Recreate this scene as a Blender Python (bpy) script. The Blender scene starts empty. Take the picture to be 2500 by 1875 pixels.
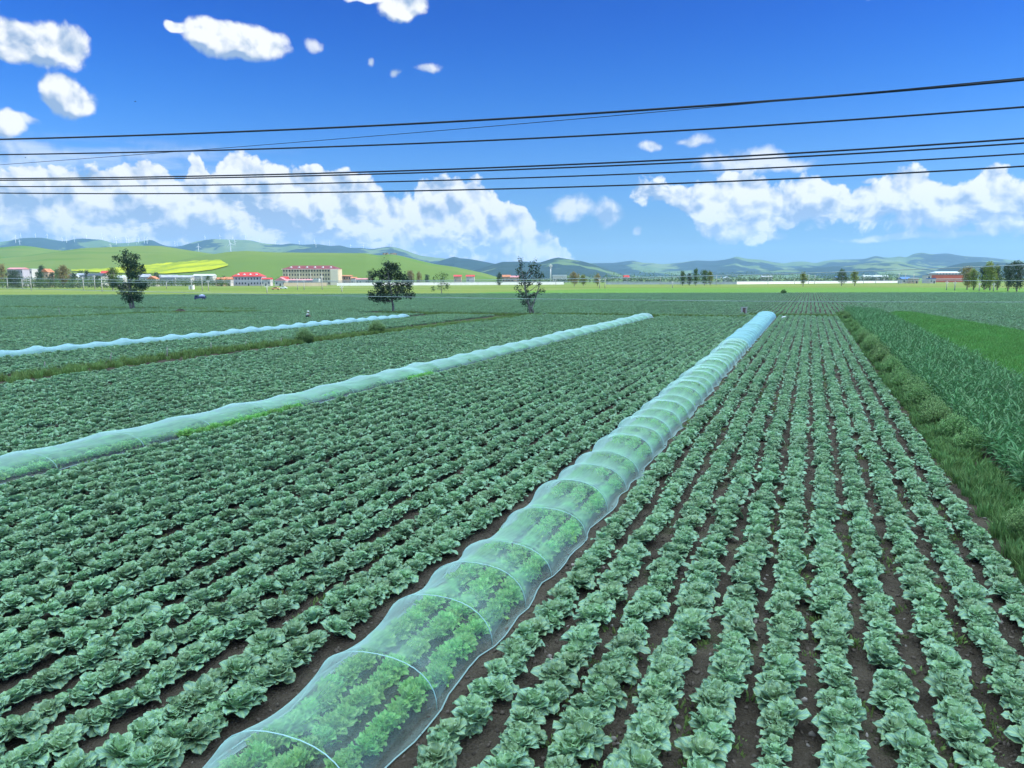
import bpy, math, random
import numpy as np
from mathutils import Vector, Matrix
from mathutils.bvhtree import BVHTree

# ------------------------------------------------------------------ camera, sky, sun, exposure
F = 1850.0; CH = 5.5                      # focal length for a 2500 px wide frame; camera height in metres
PITCH = math.atan((937.5-680)/F); ROLL = math.radians(0.18)
YAW = math.atan((1981-1250)/F*math.cos(PITCH))
sc = bpy.context.scene
C = sc.collection
fwd = np.array([-math.sin(YAW)*math.cos(PITCH), math.cos(YAW)*math.cos(PITCH), -math.sin(PITCH)])
rt0 = np.array([math.cos(YAW), math.sin(YAW), 0.0]); up0 = np.cross(rt0, fwd)
RT = rt0*math.cos(ROLL)-up0*math.sin(ROLL); UP = up0*math.cos(ROLL)+rt0*math.sin(ROLL)
HF = np.array([-math.sin(YAW), math.cos(YAW), 0.0]); HR = rt0      # horizontal heading and right
EYE = np.array([0, 0, CH])
cam = bpy.data.cameras.new('camera'); cam.sensor_width = 36; cam.lens = 36*F/2500
cam.clip_start = 0.1; cam.clip_end = 60000
co = bpy.data.objects.new('camera', cam); C.objects.link(co)
co.matrix_world = Matrix(((RT[0], UP[0], -fwd[0], 0), (RT[1], UP[1], -fwd[1], 0), (RT[2], UP[2], -fwd[2], CH), (0, 0, 0, 1)))
sc.camera = co

SUN_EL = 33.0; SUN_AZ = 76.0              # azimuth clockwise from +Y (the row direction)
sd = np.array([math.sin(math.radians(SUN_AZ))*math.cos(math.radians(SUN_EL)),
               math.cos(math.radians(SUN_AZ))*math.cos(math.radians(SUN_EL)), math.sin(math.radians(SUN_EL))])
sun = bpy.data.lights.new('sun', 'SUN'); sun.energy = 2.8; sun.angle = math.radians(0.55); sun.color = (1.0, 0.93, 0.82)
so = bpy.data.objects.new('sun', sun); C.objects.link(so)
so.rotation_euler = Vector(sd).to_track_quat('Z', 'Y').to_euler()
sc.view_settings.view_transform = 'Standard'; sc.view_settings.look = 'None'
sc.view_settings.gamma = 1; sc.view_settings.exposure = 1.05
cy = sc.cycles
cy.use_denoising = True; cy.max_bounces = 6; cy.diffuse_bounces = 3; cy.glossy_bounces = 2
cy.transmission_bounces = 4; cy.volume_bounces = 1; cy.transparent_max_bounces = 24
cy.caustics_reflective = False; cy.caustics_refractive = False; cy.sample_clamp_indirect = 4

def ray(x, y):
    d = fwd + RT*((x-1250)/F) - UP*((y-937.5)/F)
    return d/np.linalg.norm(d)
def azel(x, y):
    d = ray(x, y)
    return math.atan2(d[0], d[1]), math.asin(d[2])
def G(x, y, z=0.0):                        # ground point seen at a photo pixel
    d = ray(x, y); return EYE+d*((z-CH)/d[2])
def P(x, y, D):                            # point on that line of sight, D metres ahead
    d = ray(x, y); return EYE+d*(D/(d@HF))
def at(x, D):                              # ground point D metres ahead in the column x
    p = P(x, 690, D); return np.array([p[0], p[1], 0.0])
def proj(p):
    d = np.asarray(p)-EYE; z = d@fwd
    return 1250+F*(d@RT)/z, 937.5-F*(d@UP)/z, z

# ---- node helper
class NT:
    def __init__(s, nt): s.t = nt; nt.nodes.clear()
    def n(s, typ, ins=None, **kw):
        nd = s.t.nodes.new(typ)
        for k, v in kw.items(): setattr(nd, k, v)
        for k, v in (ins or {}).items():
            if isinstance(v, bpy.types.NodeSocket): s.t.links.new(v, nd.inputs[k])
            else: nd.inputs[k].default_value = v
        return nd
    def m(s, op, a, b=0.0, c=None, clamp=False):
        ins = {0: a, 1: b}
        if c is not None: ins[2] = c
        return s.n('ShaderNodeMath', ins, operation=op, use_clamp=clamp).outputs[0]
    def ss(s, v, lo, hi, tmin=0.0, tmax=1.0):
        return s.n('ShaderNodeMapRange', {0: v, 1: lo, 2: hi, 3: tmin, 4: tmax}, interpolation_type='SMOOTHSTEP').outputs[0]
    def mix(s, f, a, b, blend='MIX'):
        nd = s.t.nodes.new('ShaderNodeMix'); nd.data_type = 'RGBA'; nd.blend_type = blend
        for k, v in ((0, f), (6, a), (7, b)):
            if isinstance(v, bpy.types.NodeSocket): s.t.links.new(v, nd.inputs[k])
            else: nd.inputs[k].default_value = v if k == 0 else (*v[:3], 1)
        return nd.outputs[2]

def build_world():
    w = bpy.data.worlds.new('World'); sc.world = w; w.use_nodes = True
    T = NT(w.node_tree)
    sky = T.n('ShaderNodeTexSky', sky_type='NISHITA', sun_disc=False, sun_elevation=math.radians(SUN_EL),
              sun_rotation=math.radians(SUN_AZ), altitude=1300, air_density=1.0, dust_density=0.35, ozone_density=2.2)
    tc = T.n('ShaderNodeTexCoord')
    sp = T.n('ShaderNodeSeparateXYZ', {0: tc.outputs['Generated']})
    az = T.m('ARCTAN2', sp.outputs[0], sp.outputs[1]); el = T.m('ARCSINE', sp.outputs[2])
    # clear dry highland air: the blue deepens quickly with height
    rp = T.n('ShaderNodeValToRGB', {0: T.m('MULTIPLY', el, 2.0)}); cr = rp.color_ramp; cr.interpolation = 'B_SPLINE'
    tint = [(0.0, (.15, .20, .26)), (.10, (.15, .225, .32)), (.26, (.15, .295, .49)), (.42, (.045, .23, .52)), (.62, (.0, .145, .53)), (1.0, (.0, .12, .47))]
    cr.elements[0].position = 0; cr.elements[0].color = (*tint[0][1], 1); cr.elements[1].position = 1; cr.elements[1].color = (*tint[-1][1], 1)
    for q, c_ in tint[1:-1]: e_ = cr.elements.new(q); e_.color = (*c_, 1)
    skyc = T.mix(1.0, sky.outputs[0], rp.outputs[0], 'MULTIPLY')
    # cauliflower detail, shared by all clouds
    P0 = T.n('ShaderNodeCombineXYZ', {0: az, 1: el, 2: 0.0}).outputs[0]
    wn = T.n('ShaderNodeTexNoise', {'Vector': P0, 'Scale': 16.0, 'Detail': 3.0, 'Roughness': 0.5}, noise_dimensions='2D')
    off = T.n('ShaderNodeVectorMath', {0: wn.outputs[1], 1: (0.5, 0.5, 0.5)}, operation='SUBTRACT').outputs[0]
    off = T.n('ShaderNodeVectorMath', {0: off, 'Scale': 0.020}, operation='SCALE').outputs[0]
    PW = T.n('ShaderNodeVectorMath', {0: P0, 1: off}, operation='ADD').outputs[0]
    def billow(vec, sc_, det=3.0):
        v = T.n('ShaderNodeTexVoronoi', {'Vector': vec, 'Scale': sc_, 'Detail': det, 'Roughness': 0.46, 'Lacunarity': 2.3, 'Smoothness': 0.35},
                voronoi_dimensions='2D', feature='SMOOTH_F1', normalize=True)
        return T.m('SUBTRACT', 1.0, v.outputs['Distance'])
    def shift(vec, dx, dy):
        return T.n('ShaderNodeVectorMath', {0: vec, 1: (dx, dy, 0)}, operation='ADD').outputs[0]
    B1 = billow(PW, 26.0, 3.0); B2 = billow(shift(PW, 0.005, 0.010), 26.0, 2.0)
    fine = T.n('ShaderNodeTexNoise', {'Vector': PW, 'Scale': 70.0, 'Detail': 5.0, 'Roughness': 0.62}, noise_dimensions='2D').outputs[0]
    soft = T.n('ShaderNodeTexNoise', {'Vector': P0, 'Scale': 9.0, 'Detail': 3.0, 'Roughness': 0.5}, noise_dimensions='2D').outputs[0]
    spw = T.n('ShaderNodeSeparateXYZ', {0: PW})
    azw, elw = spw.outputs[0], spw.outputs[1]
    rag = T.m('ADD', T.m('MULTIPLY', T.m('SUBTRACT', B1, 0.66), 2.6), T.m('MULTIPLY', T.m('SUBTRACT', fine, 0.5), 0.7))
    V = 1.1302
    A0 = azel(-600, 500)[0]; A1 = azel(3100, 500)[0]
    def curve(pts, src):                    # elevation as a function of azimuth
        fc = T.t.nodes.new('ShaderNodeFloatCurve')
        fac = T.n('ShaderNodeMapRange', {0: src, 1: A0, 2: A1}).outputs[0]
        T.t.links.new(fac, fc.inputs[1]); fc.inputs[0].default_value = 1
        cm = fc.mapping; cm.use_clip = False; cu = cm.curves[0]
        q = []
        for x, y in pts:
            a, e = azel(x*V, y*V); q.append(((a-A0)/(A1-A0), e*2.0))
        q.sort()
        cu.points[0].location = q[0]; cu.points[1].location = q[-1]
        for a in q[1:-1]: cu.points.new(*a)
        for p_ in cu.points: p_.handle_type = 'AUTO_CLAMPED'
        cm.update()
        return T.m('MULTIPLY', fc.outputs[0], 0.5)
    topL = curve([(-500, 380), (-200, 350), (0, 360), (100, 362), (200, 372), (300, 352), (370, 372), (398, 385), (412, 345), (436, 345), (452, 384), (474, 342), (500, 330), (535, 328), (556, 352), (575, 342), (620, 344),
                  (690, 362), (752, 380), (800, 384), (850, 420), (885, 428), (905, 400), (950, 390), (1010, 392), (1060, 404), (1088, 440), (1125, 452), (1152, 485), (1200, 512), (1225, 540), (1262, 575), (1300, 640), (2700, 660)], azw)
    topR = curve([(-500, 700), (1100, 700), (1330, 560), (1365, 420), (1400, 402), (1460, 400), (1540, 398), (1565, 372), (1610, 362), (1650, 385), (1700, 390), (1760, 388), (1850, 404), (1905, 386), (1938, 368), (1990, 366), (2035, 396),
                  (2090, 406), (2122, 378), (2165, 368), (2212, 390), (2350, 370), (2500, 400), (2700, 380)], azw)
    botR = curve([(-500, 200), (1100, 300), (1330, 400), (1380, 432), (1450, 450), (1495, 478), (1530, 512), (1590, 524), (1660, 520), (1700, 488), (1800, 484), (1900, 492), (2060, 500), (2212, 492), (2500, 500), (2700, 480)], azw)
    k = 1/0.020
    FL = T.m('MULTIPLY', T.m('SUBTRACT', topL, elw), k)
    FR = T.m('MINIMUM', T.m('MULTIPLY', T.m('SUBTRACT', topR, elw), k), T.m('MULTIPLY', T.m('SUBTRACT', elw, botR), k*0.9))
    # blobs: photo pixels (2212 wide) -> azimuth and elevation
    def blob(x, y, rx, ry, PW=PW):
        a, e = azel(x*V, y*V); sx = F/(rx*V)*0.93; sy = F/(ry*V)
        a1, e1 = azel((x+10)*V, y*V); sx = 10/(rx*(a1-a)) ; a2, e2 = azel(x*V, (y-10)*V); sy = 10/(ry*(e2-e))
        d = T.n('ShaderNodeVectorMath', {0: PW, 1: (a, e, 0)}, operation='SUBTRACT').outputs[0]
        d = T.n('ShaderNodeVectorMath', {0: d, 1: (sx, sy, 0)}, operation='MULTIPLY').outputs[0]
        return T.n('ShaderNodeVectorMath', {0: d}, operation='LENGTH').outputs['Value']
    def group(blobs, vec=None):
        g = None
        for b in blobs:
            l = blob(*b) if vec is None else blob(*b, vec); g = l if g is None else T.n('ShaderNodeMath', {0: g, 1: l, 2: 0.35}, operation='SMOOTH_MIN').outputs[0]
        return T.m('MULTIPLY', T.m('SUBTRACT', 1.0, g), 2.2)
    solid = [(15, 80, 75, 50), (105, 92, 88, 52), (60, 108, 90, 34), (128, 190, 46, 36), (152, 216, 68, 36), (15, 268, 46, 28),
             (450, 72, 62, 40), (520, 92, 96, 42), (380, 56, 26, 16), (870, 12, 60, 34), (800, -8, 60, 14)]
    thin = [(676, 98, 22, 14), (860, 155, 13, 13), (920, 144, 28, 14), (806, 130, 9, 12), (50, 262, 32, 12), (1405, 317, 30, 9), (1500, 308, 38, 14), (1240, 448, 55, 30), (1310, 462, 38, 28),
            (1380, 496, 8, 12), (1895, -4, 30, 9), (1620, 345, 115, 28), (1690, 352, 75, 18), (1950, 512, 150, 8), (2090, 508, 60, 6), (1660, 512, 50, 10), (1880, 383, 22, 6)]
    FSd = group(solid); FT = group(thin)
    Fm = T.m('MAXIMUM', T.m('MAXIMUM', FL, FR), FSd)
    Fr = T.m('ADD', Fm, rag)
    Fb = T.m('ADD', T.m('MAXIMUM', FL, FR), rag)
    aS = T.m('MAXIMUM', T.ss(Fb, -0.08, 0.30), T.ss(T.m('ADD', FSd, T.m('MULTIPLY', rag, 0.75)), -0.18, 0.62))
    # broken blue gaps low in the left bank
    depth = T.m('MULTIPLY', T.m('SUBTRACT', topL, elw), k)
    gapn = T.n('ShaderNodeTexNoise', {'Vector': T.n('ShaderNodeVectorMath', {0: PW, 1: (1, 2.2, 1)}, operation='MULTIPLY').outputs[0], 'Scale': 15.0, 'Detail': 5.0, 'Roughness': 0.6}, noise_dimensions='2D').outputs[0]
    low = T.ss(el, 0.125, 0.03)
    aT = T.m('MULTIPLY', T.ss(T.m('ADD', FT, T.m('MULTIPLY', rag, 1.3)), -0.25, 1.6), 0.82)
    # high pale veil streaks on the far left and centre
    sv = T.n('ShaderNodeTexNoise', {'Vector': T.n('ShaderNodeVectorMath', {0: P0, 1: (1.2, 9, 1)}, operation='MULTIPLY').outputs[0], 'Scale': 5.0, 'Detail': 4.0}, noise_dimensions='2D').outputs[0]
    e_lo = azel(200*V, 352*V)[1]; e_hi = azel(200*V, 285*V)[1]
    veil = T.m('MULTIPLY', T.m('MULTIPLY', T.ss(el, e_hi, e_hi-0.02), T.ss(az, azel(820*V, 400)[0], azel(150*V, 400)[0])), T.ss(sv, 0.33, 0.7))
    veil = T.m('MULTIPLY', T.m('MULTIPLY', veil, T.ss(el, 0.06, e_lo)), 0.55)
    alpha = T.m('MAXIMUM', T.m('MAXIMUM', aS, aT), veil)
    # light: billow relief towards the sun, blue-grey hollows deep in the bank and flat bases
    C1 = billow(PW, 15.0, 1.0); C2 = billow(shift(PW, 0.006, 0.016), 15.0, 1.0)
    rel = T.m('ADD', T.m('MULTIPLY', T.m('SUBTRACT', B1, B2), 3.6), T.m('MULTIPLY', T.m('SUBTRACT', C1, C2), 2.2))
    FU = group(solid, shift(PW, 0.006, 0.018))
    bs_ = T.m('MULTIPLY', T.ss(T.m('SUBTRACT', FU, FSd), -0.25, 1.5), T.ss(FSd, -0.6, 0.0))
    lit = T.m('SUBTRACT', T.m('ADD', 0.80, rel), T.m('MULTIPLY', bs_, 1.15))
    lit = T.m('ADD', lit, T.m('MULTIPLY', T.m('SUBTRACT', fine, 0.5), 0.20))
    lit = T.m('ADD', lit, T.m('MULTIPLY', T.m('SUBTRACT', soft, 0.5), 0.9))
    basL = T.m('MULTIPLY', T.ss(depth, 1.2, 4.2), T.ss(T.m('ADD', gapn, T.m('MULTIPLY', low, 0.05)), 0.44, 0.57))
    basR = T.m('MULTIPLY', T.m('MULTIPLY', T.ss(T.m('SUBTRACT', el, botR), 0.050, 0.006), T.ss(gapn, 0.34, 0.54)), T.ss(az, azel(1300*V, 500)[0], azel(1360*V, 500)[0]))
    lit = T.m('SUBTRACT', lit, T.m('MULTIPLY', basL, 0.80))
    lit = T.m('SUBTRACT', lit, T.m('MULTIPLY', basR, 0.80))
    lit = T.m('MINIMUM', T.m('MAXIMUM', lit, 0.0), 1.0)
    cc = T.mix(lit, (1.05, 1.50, 2.25), (3.35, 3.38, 3.38))
    cc = T.mix(T.m('MULTIPLY', low, 0.25), cc, (2.0, 2.45, 3.1))
    col = T.mix(alpha, skyc, cc)
    # bright broken overcast added unseen above the frame to light the shaded fields
    oc = T.n('ShaderNodeTexNoise', {'Vector': tc.outputs['Generated'], 'Scale': 3.0, 'Detail': 3.0}).outputs[0]
    col = T.mix(T.m('MULTIPLY', T.ss(el, 0.40, 0.60), T.ss(oc, 0.20, 0.55)), col, (6.3, 8.5, 9.8))
    bg = T.n('ShaderNodeBackground', {0: col, 1: 0.15})
    T.n('ShaderNodeOutputWorld', {0: bg.outputs[0]})
build_world()

# ------------------------------------------------------------------ helpers
def tag(o, label=None, cat=None, group=None, kind=None):
    if label: o['label'] = label
    if cat: o['category'] = cat
    if group: o['group'] = group
    if kind: o['kind'] = kind
    return o
def empty(name, loc, rz=0.0):
    o = bpy.data.objects.new(name, None); C.objects.link(o); o.location = [float(v) for v in loc]; o.rotation_euler = (0, 0, rz); o.empty_display_size = 0.2
    return o
class MB:
    def __init__(s): s.v = []; s.f = []; s.n = 0; s.a = []; s.lv = []
    def add(s, v, f, age=0.0):
        v = np.asarray(v, float).reshape(-1, 3); s.v.append(v)
        s.f.extend([tuple(int(i)+s.n for i in q) for q in f]); s.n += len(v)
        s.a.append(np.full(len(v), age) if np.isscalar(age) else np.asarray(age, float))
        return s
    def box(s, lo, hi):
        x0, y0, z0 = lo; x1, y1, z1 = hi
        v = [(x0, y0, z0), (x1, y0, z0), (x1, y1, z0), (x0, y1, z0), (x0, y0, z1), (x1, y0, z1), (x1, y1, z1), (x0, y1, z1)]
        return s.add(v, [(0, 3, 2, 1), (4, 5, 6, 7), (0, 1, 5, 4), (1, 2, 6, 5), (2, 3, 7, 6), (3, 0, 4, 7)])
    def tube(s, pts, rad, seg=6):
        pts = [np.asarray(p, float) for p in pts]; n = len(pts)
        rad = [rad]*n if np.isscalar(rad) else rad
        vs = []
        for i, p in enumerate(pts):
            t = pts[min(i+1, n-1)]-pts[max(i-1, 0)]; t = t/(np.linalg.norm(t)+1e-9)
            a = np.cross(t, [0, 0, 1.0]) if abs(t[2]) < 0.95 else np.cross(t, [1.0, 0, 0])
            a /= np.linalg.norm(a); b = np.cross(t, a)
            for j in range(seg):
                th = 2*math.pi*j/seg; vs.append(p+rad[i]*(a*math.cos(th)+b*math.sin(th)))
        f = [(i*seg+j, i*seg+(j+1) % seg, (i+1)*seg+(j+1) % seg, (i+1)*seg+j) for i in range(n-1) for j in range(seg)]
        f += [tuple(range(seg))[::-1], tuple(range((n-1)*seg, n*seg))]
        return s.add(vs, f)
    def grid(s, arr, age=0.0):               # arr (n, m, 3)
        n, m, _ = arr.shape
        f = [(i*m+j, i*m+j+1, (i+1)*m+j+1, (i+1)*m+j) for i in range(n-1) for j in range(m-1)]
        return s.add(arr.reshape(-1, 3), f, age if np.isscalar(age) else np.asarray(age).reshape(-1))
    def mesh(s, name, mat, smooth=False, attr=False):
        me = bpy.data.meshes.new(name)
        me.from_pydata(np.concatenate(s.v).tolist() if s.v else [], [], s.f)
        if smooth: me.polygons.foreach_set('use_smooth', [True]*len(me.polygons))
        if attr:
            at_ = me.attributes.new('age', 'FLOAT', 'POINT'); at_.data.foreach_set('value', np.concatenate(s.a))
        if s.lv:
            at_ = me.attributes.new('lv', 'FLOAT', 'POINT'); at_.data.foreach_set('value', np.concatenate(s.lv))
        if mat: me.materials.append(mat)
        me.update(); return me
    def build(s, name, mat, parent=None, smooth=False, attr=False):
        o = bpy.data.objects.new(name, s.mesh(name, mat, smooth, attr)); C.objects.link(o)
        if parent: o.parent = parent
        return o

# ---- materials
MATS = {}
def pmat(name, col, rough=0.8, spec=0.3, var=0.0, vscale=1.0, col2=None, trans=0.0, bump=0.0, metal=0.0, objvar=0.0):
    if name in MATS: return MATS[name]
    m = bpy.data.materials.new(name); m.use_nodes = True; T = NT(m.node_tree)
    c = None
    geo = T.n('ShaderNodeNewGeometry')
    if col2 is not None or var:
        nz = T.n('ShaderNodeTexNoise', {'Vector': geo.outputs['Position'], 'Scale': vscale, 'Detail': 4.0, 'Roughness': 0.6})
        f = T.ss(nz.outputs[0], 0.36, 0.64)
        b = col2 if col2 is not None else tuple(x*(1-var) for x in col)
        c = T.mix(f, b, col)
    else: c = T.mix(0.0, col, col)
    if objvar:
        oi = T.n('ShaderNodeObjectInfo')
        c = T.n('ShaderNodeHueSaturation', {'Color': c, 'Value': T.m('ADD', 1-objvar, T.m('MULTIPLY', oi.outputs['Random'], 2*objvar))}).outputs[0]
    bs = T.n('ShaderNodeBsdfPrincipled', {'Base Color': c, 'Roughness': rough, 'Specular IOR Level': spec, 'Metallic': metal})
    if bump:
        nb = T.n('ShaderNodeTexNoise', {'Vector': geo.outputs['Position'], 'Scale': vscale*6, 'Detail': 4.0})
        bm = T.n('ShaderNodeBump', {'Strength': bump, 'Distance': 0.5/vscale, 'Height': nb.outputs[0]}); T.t.links.new(bm.outputs[0], bs.inputs['Normal'])
    out = bs.outputs[0]
    if trans:
        tr = T.n('ShaderNodeBsdfTranslucent', {0: c}); out = T.n('ShaderNodeMixShader', {0: trans, 1: out, 2: tr.outputs[0]}).outputs[0]
    T.n('ShaderNodeOutputMaterial', {0: out}); MATS[name] = m; return m

def leaf_mat(name, old, young, vein, rough=0.42, spec=0.45, trans=0.18, patch=0.25):
    m = bpy.data.materials.new(name); m.use_nodes = True; T = NT(m.node_tree)
    ag = T.n('ShaderNodeAttribute', attribute_name='age').outputs['Fac']
    # age: 0 old blade .. 1 young heart; values above 1.5 mark the pale midrib
    y = T.m('MINIMUM', ag, 1.0); vn = T.ss(ag, 1.4, 2.0)
    oi = T.n('ShaderNodeObjectInfo').outputs['Random']
    geo = T.n('ShaderNodeNewGeometry').outputs['Position']
    nz = T.n('ShaderNodeTexNoise', {'Vector': geo, 'Scale': 0.22, 'Detail': 3.0}).outputs[0]
    n2 = T.n('ShaderNodeTexNoise', {'Vector': geo, 'Scale': 5.0, 'Detail': 3.0}).outputs[0]
    c = T.mix(y, old, young)
    c = T.mix(T.m('MULTIPLY', T.ss(n2, 0.45, 0.75), patch), c, young)
    c = T.mix(vn, c, vein)
    if name == 'cabbage_leaf':               # branching side veins and a dull waxy bloom
        lv = T.n('ShaderNodeAttribute', attribute_name='lv').outputs['Fac']
        fr = T.m('ABSOLUTE', T.m('SUBTRACT', T.m('FRACT', lv), 0.5))
        c = T.mix(T.m('MULTIPLY', T.ss(fr, 0.13, 0.02), 0.42), c, vein)
        n3 = T.n('ShaderNodeTexNoise', {'Vector': geo, 'Scale': 26.0, 'Detail': 4.0}).outputs[0]
        c = T.mix(T.m('MULTIPLY', T.ss(n3, 0.45, 0.72), 0.30), c, (0.24, 0.40, 0.34))
    val = T.m('ADD', T.m('MULTIPLY', oi, 0.30), T.m('ADD', 0.62, T.m('MULTIPLY', nz, 0.45)))
    c = T.n('ShaderNodeHueSaturation', {'Color': c, 'Value': val, 'Hue': T.m('ADD', 0.485, T.m('MULTIPLY', oi, 0.03))}).outputs[0]
    bs = T.n('ShaderNodeBsdfPrincipled', {'Base Color': c, 'Roughness': rough, 'Specular IOR Level': spec})
    tr = T.n('ShaderNodeBsdfTranslucent', {0: c})
    T.n('ShaderNodeOutputMaterial', {0: T.n('ShaderNodeMixShader', {0: trans, 1: bs.outputs[0], 2: tr.outputs[0]}).outputs[0]})
    MATS[name] = m; return m

M_cab = leaf_mat('cabbage_leaf', (0.185, 0.350, 0.248), (0.31, 0.47, 0.20), (0.52, 0.68, 0.58), 0.46, 0.5, 0.12)
M_let = leaf_mat('lettuce_leaf', (0.22, 0.52, 0.15), (0.36, 0.62, 0.18), (0.45, 0.62, 0.25), 0.5, 0.35, 0.25)
M_corn = leaf_mat('corn_leaf', (0.095, 0.26, 0.10), (0.20, 0.38, 0.14), (0.22, 0.36, 0.2), 0.38, 0.5, 0.2)
M_grass = leaf_mat('grass_blade', (0.12, 0.235, 0.06), (0.25, 0.33, 0.10), (0.3, 0.35, 0.15), 0.6, 0.2, 0.25, 0.5)
M_verge = leaf_mat('verge_blade', (0.095, 0.21, 0.07), (0.20, 0.32, 0.10), (0.2, 0.3, 0.1), 0.6, 0.2, 0.25, 0.5)
M_mil = leaf_mat('millet_blade', (0.095, 0.28, 0.055), (0.17, 0.37, 0.08), (0.2, 0.35, 0.1), 0.5, 0.3, 0.25, 0.5)
M_bush = leaf_mat('wormwood_leaf', (0.21, 0.37, 0.14), (0.38, 0.50, 0.20), (0.3, 0.4, 0.2), 0.65, 0.2, 0.25, 0.5)
M_treeD = leaf_mat('dark_foliage', (0.030, 0.066, 0.036), (0.055, 0.10, 0.045), (0.1, 0.1, 0.1), 0.5, 0.35, 0.15, 0.4)
M_treeG = leaf_mat('green_foliage', (0.055, 0.11, 0.040), (0.10, 0.17, 0.045), (0.1, 0.1, 0.1), 0.55, 0.3, 0.2, 0.4)
M_treeY = leaf_mat('yellow_green_foliage', (0.14, 0.19, 0.045), (0.24, 0.27, 0.06), (0.1, 0.1, 0.1), 0.6, 0.3, 0.25, 0.4)
M_treeT = leaf_mat('tan_foliage', (0.20, 0.18, 0.09), (0.28, 0.23, 0.10), (0.1, 0.1, 0.1), 0.7, 0.2, 0.2, 0.4)
M_bark = pmat('bark', (0.26, 0.24, 0.22), 0.9, 0.1, 0.5, 3.0)
M_white = pmat('white_paint', (0.80, 0.80, 0.79), 0.6, 0.3, 0.08, 0.4)
M_glass = pmat('dark_window', (0.035, 0.05, 0.07), 0.15, 0.6)
M_conc = pmat('concrete', (0.48, 0.47, 0.45), 0.85, 0.2, 0.2, 2.0)
M_wood = pmat('weathered_wood', (0.42, 0.38, 0.32), 0.85, 0.2, 0.3, 5.0)
M_steel = pmat('galvanised_steel', (0.62, 0.63, 0.64), 0.45, 0.5, 0.1, 1.0, metal=0.3)
M_cable = pmat('black_cable', (0.012, 0.016, 0.030), 0.55, 0.4)
M_wire = pmat('grey_wire', (0.42, 0.47, 0.47), 0.5, 0.4)
M_rubber = pmat('rubber', (0.03, 0.03, 0.03), 0.85, 0.2)

# soil with lumps, damp patches and stones in the colour
def soil_mat():
    m = bpy.data.materials.new('soil'); m.use_nodes = True; T = NT(m.node_tree)
    p = T.n('ShaderNodeNewGeometry').outputs['Position']
    a = T.n('ShaderNodeTexNoise', {'Vector': p, 'Scale': 0.6, 'Detail': 6.0}).outputs[0]
    b = T.n('ShaderNodeTexNoise', {'Vector': p, 'Scale': 16.0, 'Detail': 6.0, 'Roughness': 0.7}).outputs[0]
    v = T.n('ShaderNodeTexVoronoi', {'Vector': p, 'Scale': 22.0}).outputs['Distance']
    c = T.mix(T.ss(a, 0.35, 0.65), (0.085, 0.062, 0.045), (0.165, 0.125, 0.092))
    c = T.mix(T.ss(b, 0.5, 0.75), c, (0.17, 0.135, 0.12))
    c = T.mix(T.m('MULTIPLY', T.ss(a, 0.56, 0.70), T.ss(b, 0.42, 0.6)), c, (0.085, 0.12, 0.035))
    bs = T.n('ShaderNodeBsdfPrincipled', {'Base Color': c, 'Roughness': 0.95, 'Specular IOR Level': 0.15})
    h = T.m('ADD', b, T.m('MULTIPLY', v, 0.6))
    bm = T.n('ShaderNodeBump', {'Strength': 1.0, 'Distance': 0.09, 'Height': h}); T.t.links.new(bm.outputs[0], bs.inputs['Normal'])
    T.n('ShaderNodeOutputMaterial', {0: bs.outputs[0]}); return m
M_soil = soil_mat()
def turf_mat(name, c1, c2, c3, s1=0.02, s2=0.35):
    m = bpy.data.materials.new(name); m.use_nodes = True; T = NT(m.node_tree)
    p = T.n('ShaderNodeNewGeometry').outputs['Position']
    st = T.n('ShaderNodeMapping', {'Vector': p, 'Rotation': (0, 0, -YAW), 'Scale': (0.18, 1.0, 1.0)}).outputs[0]
    a = T.n('ShaderNodeTexNoise', {'Vector': st, 'Scale': s1, 'Detail': 6.0, 'Roughness': 0.62}).outputs[0]
    b = T.n('ShaderNodeTexNoise', {'Vector': p, 'Scale': s2, 'Detail': 7.0, 'Roughness': 0.7}).outputs[0]
    c = T.mix(T.ss(a, 0.40, 0.60), c1, c2); c = T.mix(T.m('MULTIPLY', T.ss(b, 0.42, 0.66), 0.6), c, c3)
    bs = T.n('ShaderNodeBsdfPrincipled', {'Base Color': c, 'Roughness': 0.95, 'Specular IOR Level': 0.1})
    bm = T.n('ShaderNodeBump', {'Strength': 0.6, 'Distance': 0.6, 'Height': b}); T.t.links.new(bm.outputs[0], bs.inputs['Normal'])
    T.n('ShaderNodeOutputMaterial', {0: bs.outputs[0]}); return m

# ------------------------------------------------------------------ ground sheets
def sheet(name, pts, z, mat, sub=1):
    pts = [(float(p[0]), float(p[1])) for p in pts]
    o = MB().add([(x, y, z) for x, y in pts], [tuple(range(len(pts)))]).build(name, mat)
    return tag(o, kind='structure')
def hr(lat, f): p = HR*lat+HF*f; return (p[0], p[1])
sheet('ground', [hr(-14000, -300), hr(14000, -300), hr(14000, 15500), hr(-14000, 15500)], -0.02, turf_mat('valley_turf', (0.13, 0.20, 0.05), (0.17, 0.22, 0.07), (0.10, 0.17, 0.05)))
sheet('meadow', [hr(-700, 270), hr(700, 262), hr(760, 700), hr(-760, 700)], -0.014, turf_mat('sunlit_meadow', (0.145, 0.20, 0.035), (0.20, 0.225, 0.075), (0.11, 0.175, 0.03)))
sheet('green_field', [hr(10, 262), hr(330, 262), hr(300, 330), hr(215, 420), hr(60, 430), hr(-15, 300)], -0.009, turf_mat('young_crop', (0.085, 0.19, 0.032), (0.11, 0.22, 0.04), (0.14, 0.24, 0.05), 0.05, 0.5))
sheet('field_strip', [hr(-420, 440), hr(330, 452), hr(330, 464), hr(-420, 450)], -0.009, turf_mat('dark_strip', (0.06, 0.12, 0.03), (0.08, 0.15, 0.035), (0.07, 0.13, 0.03), 0.05, 0.5))
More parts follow.
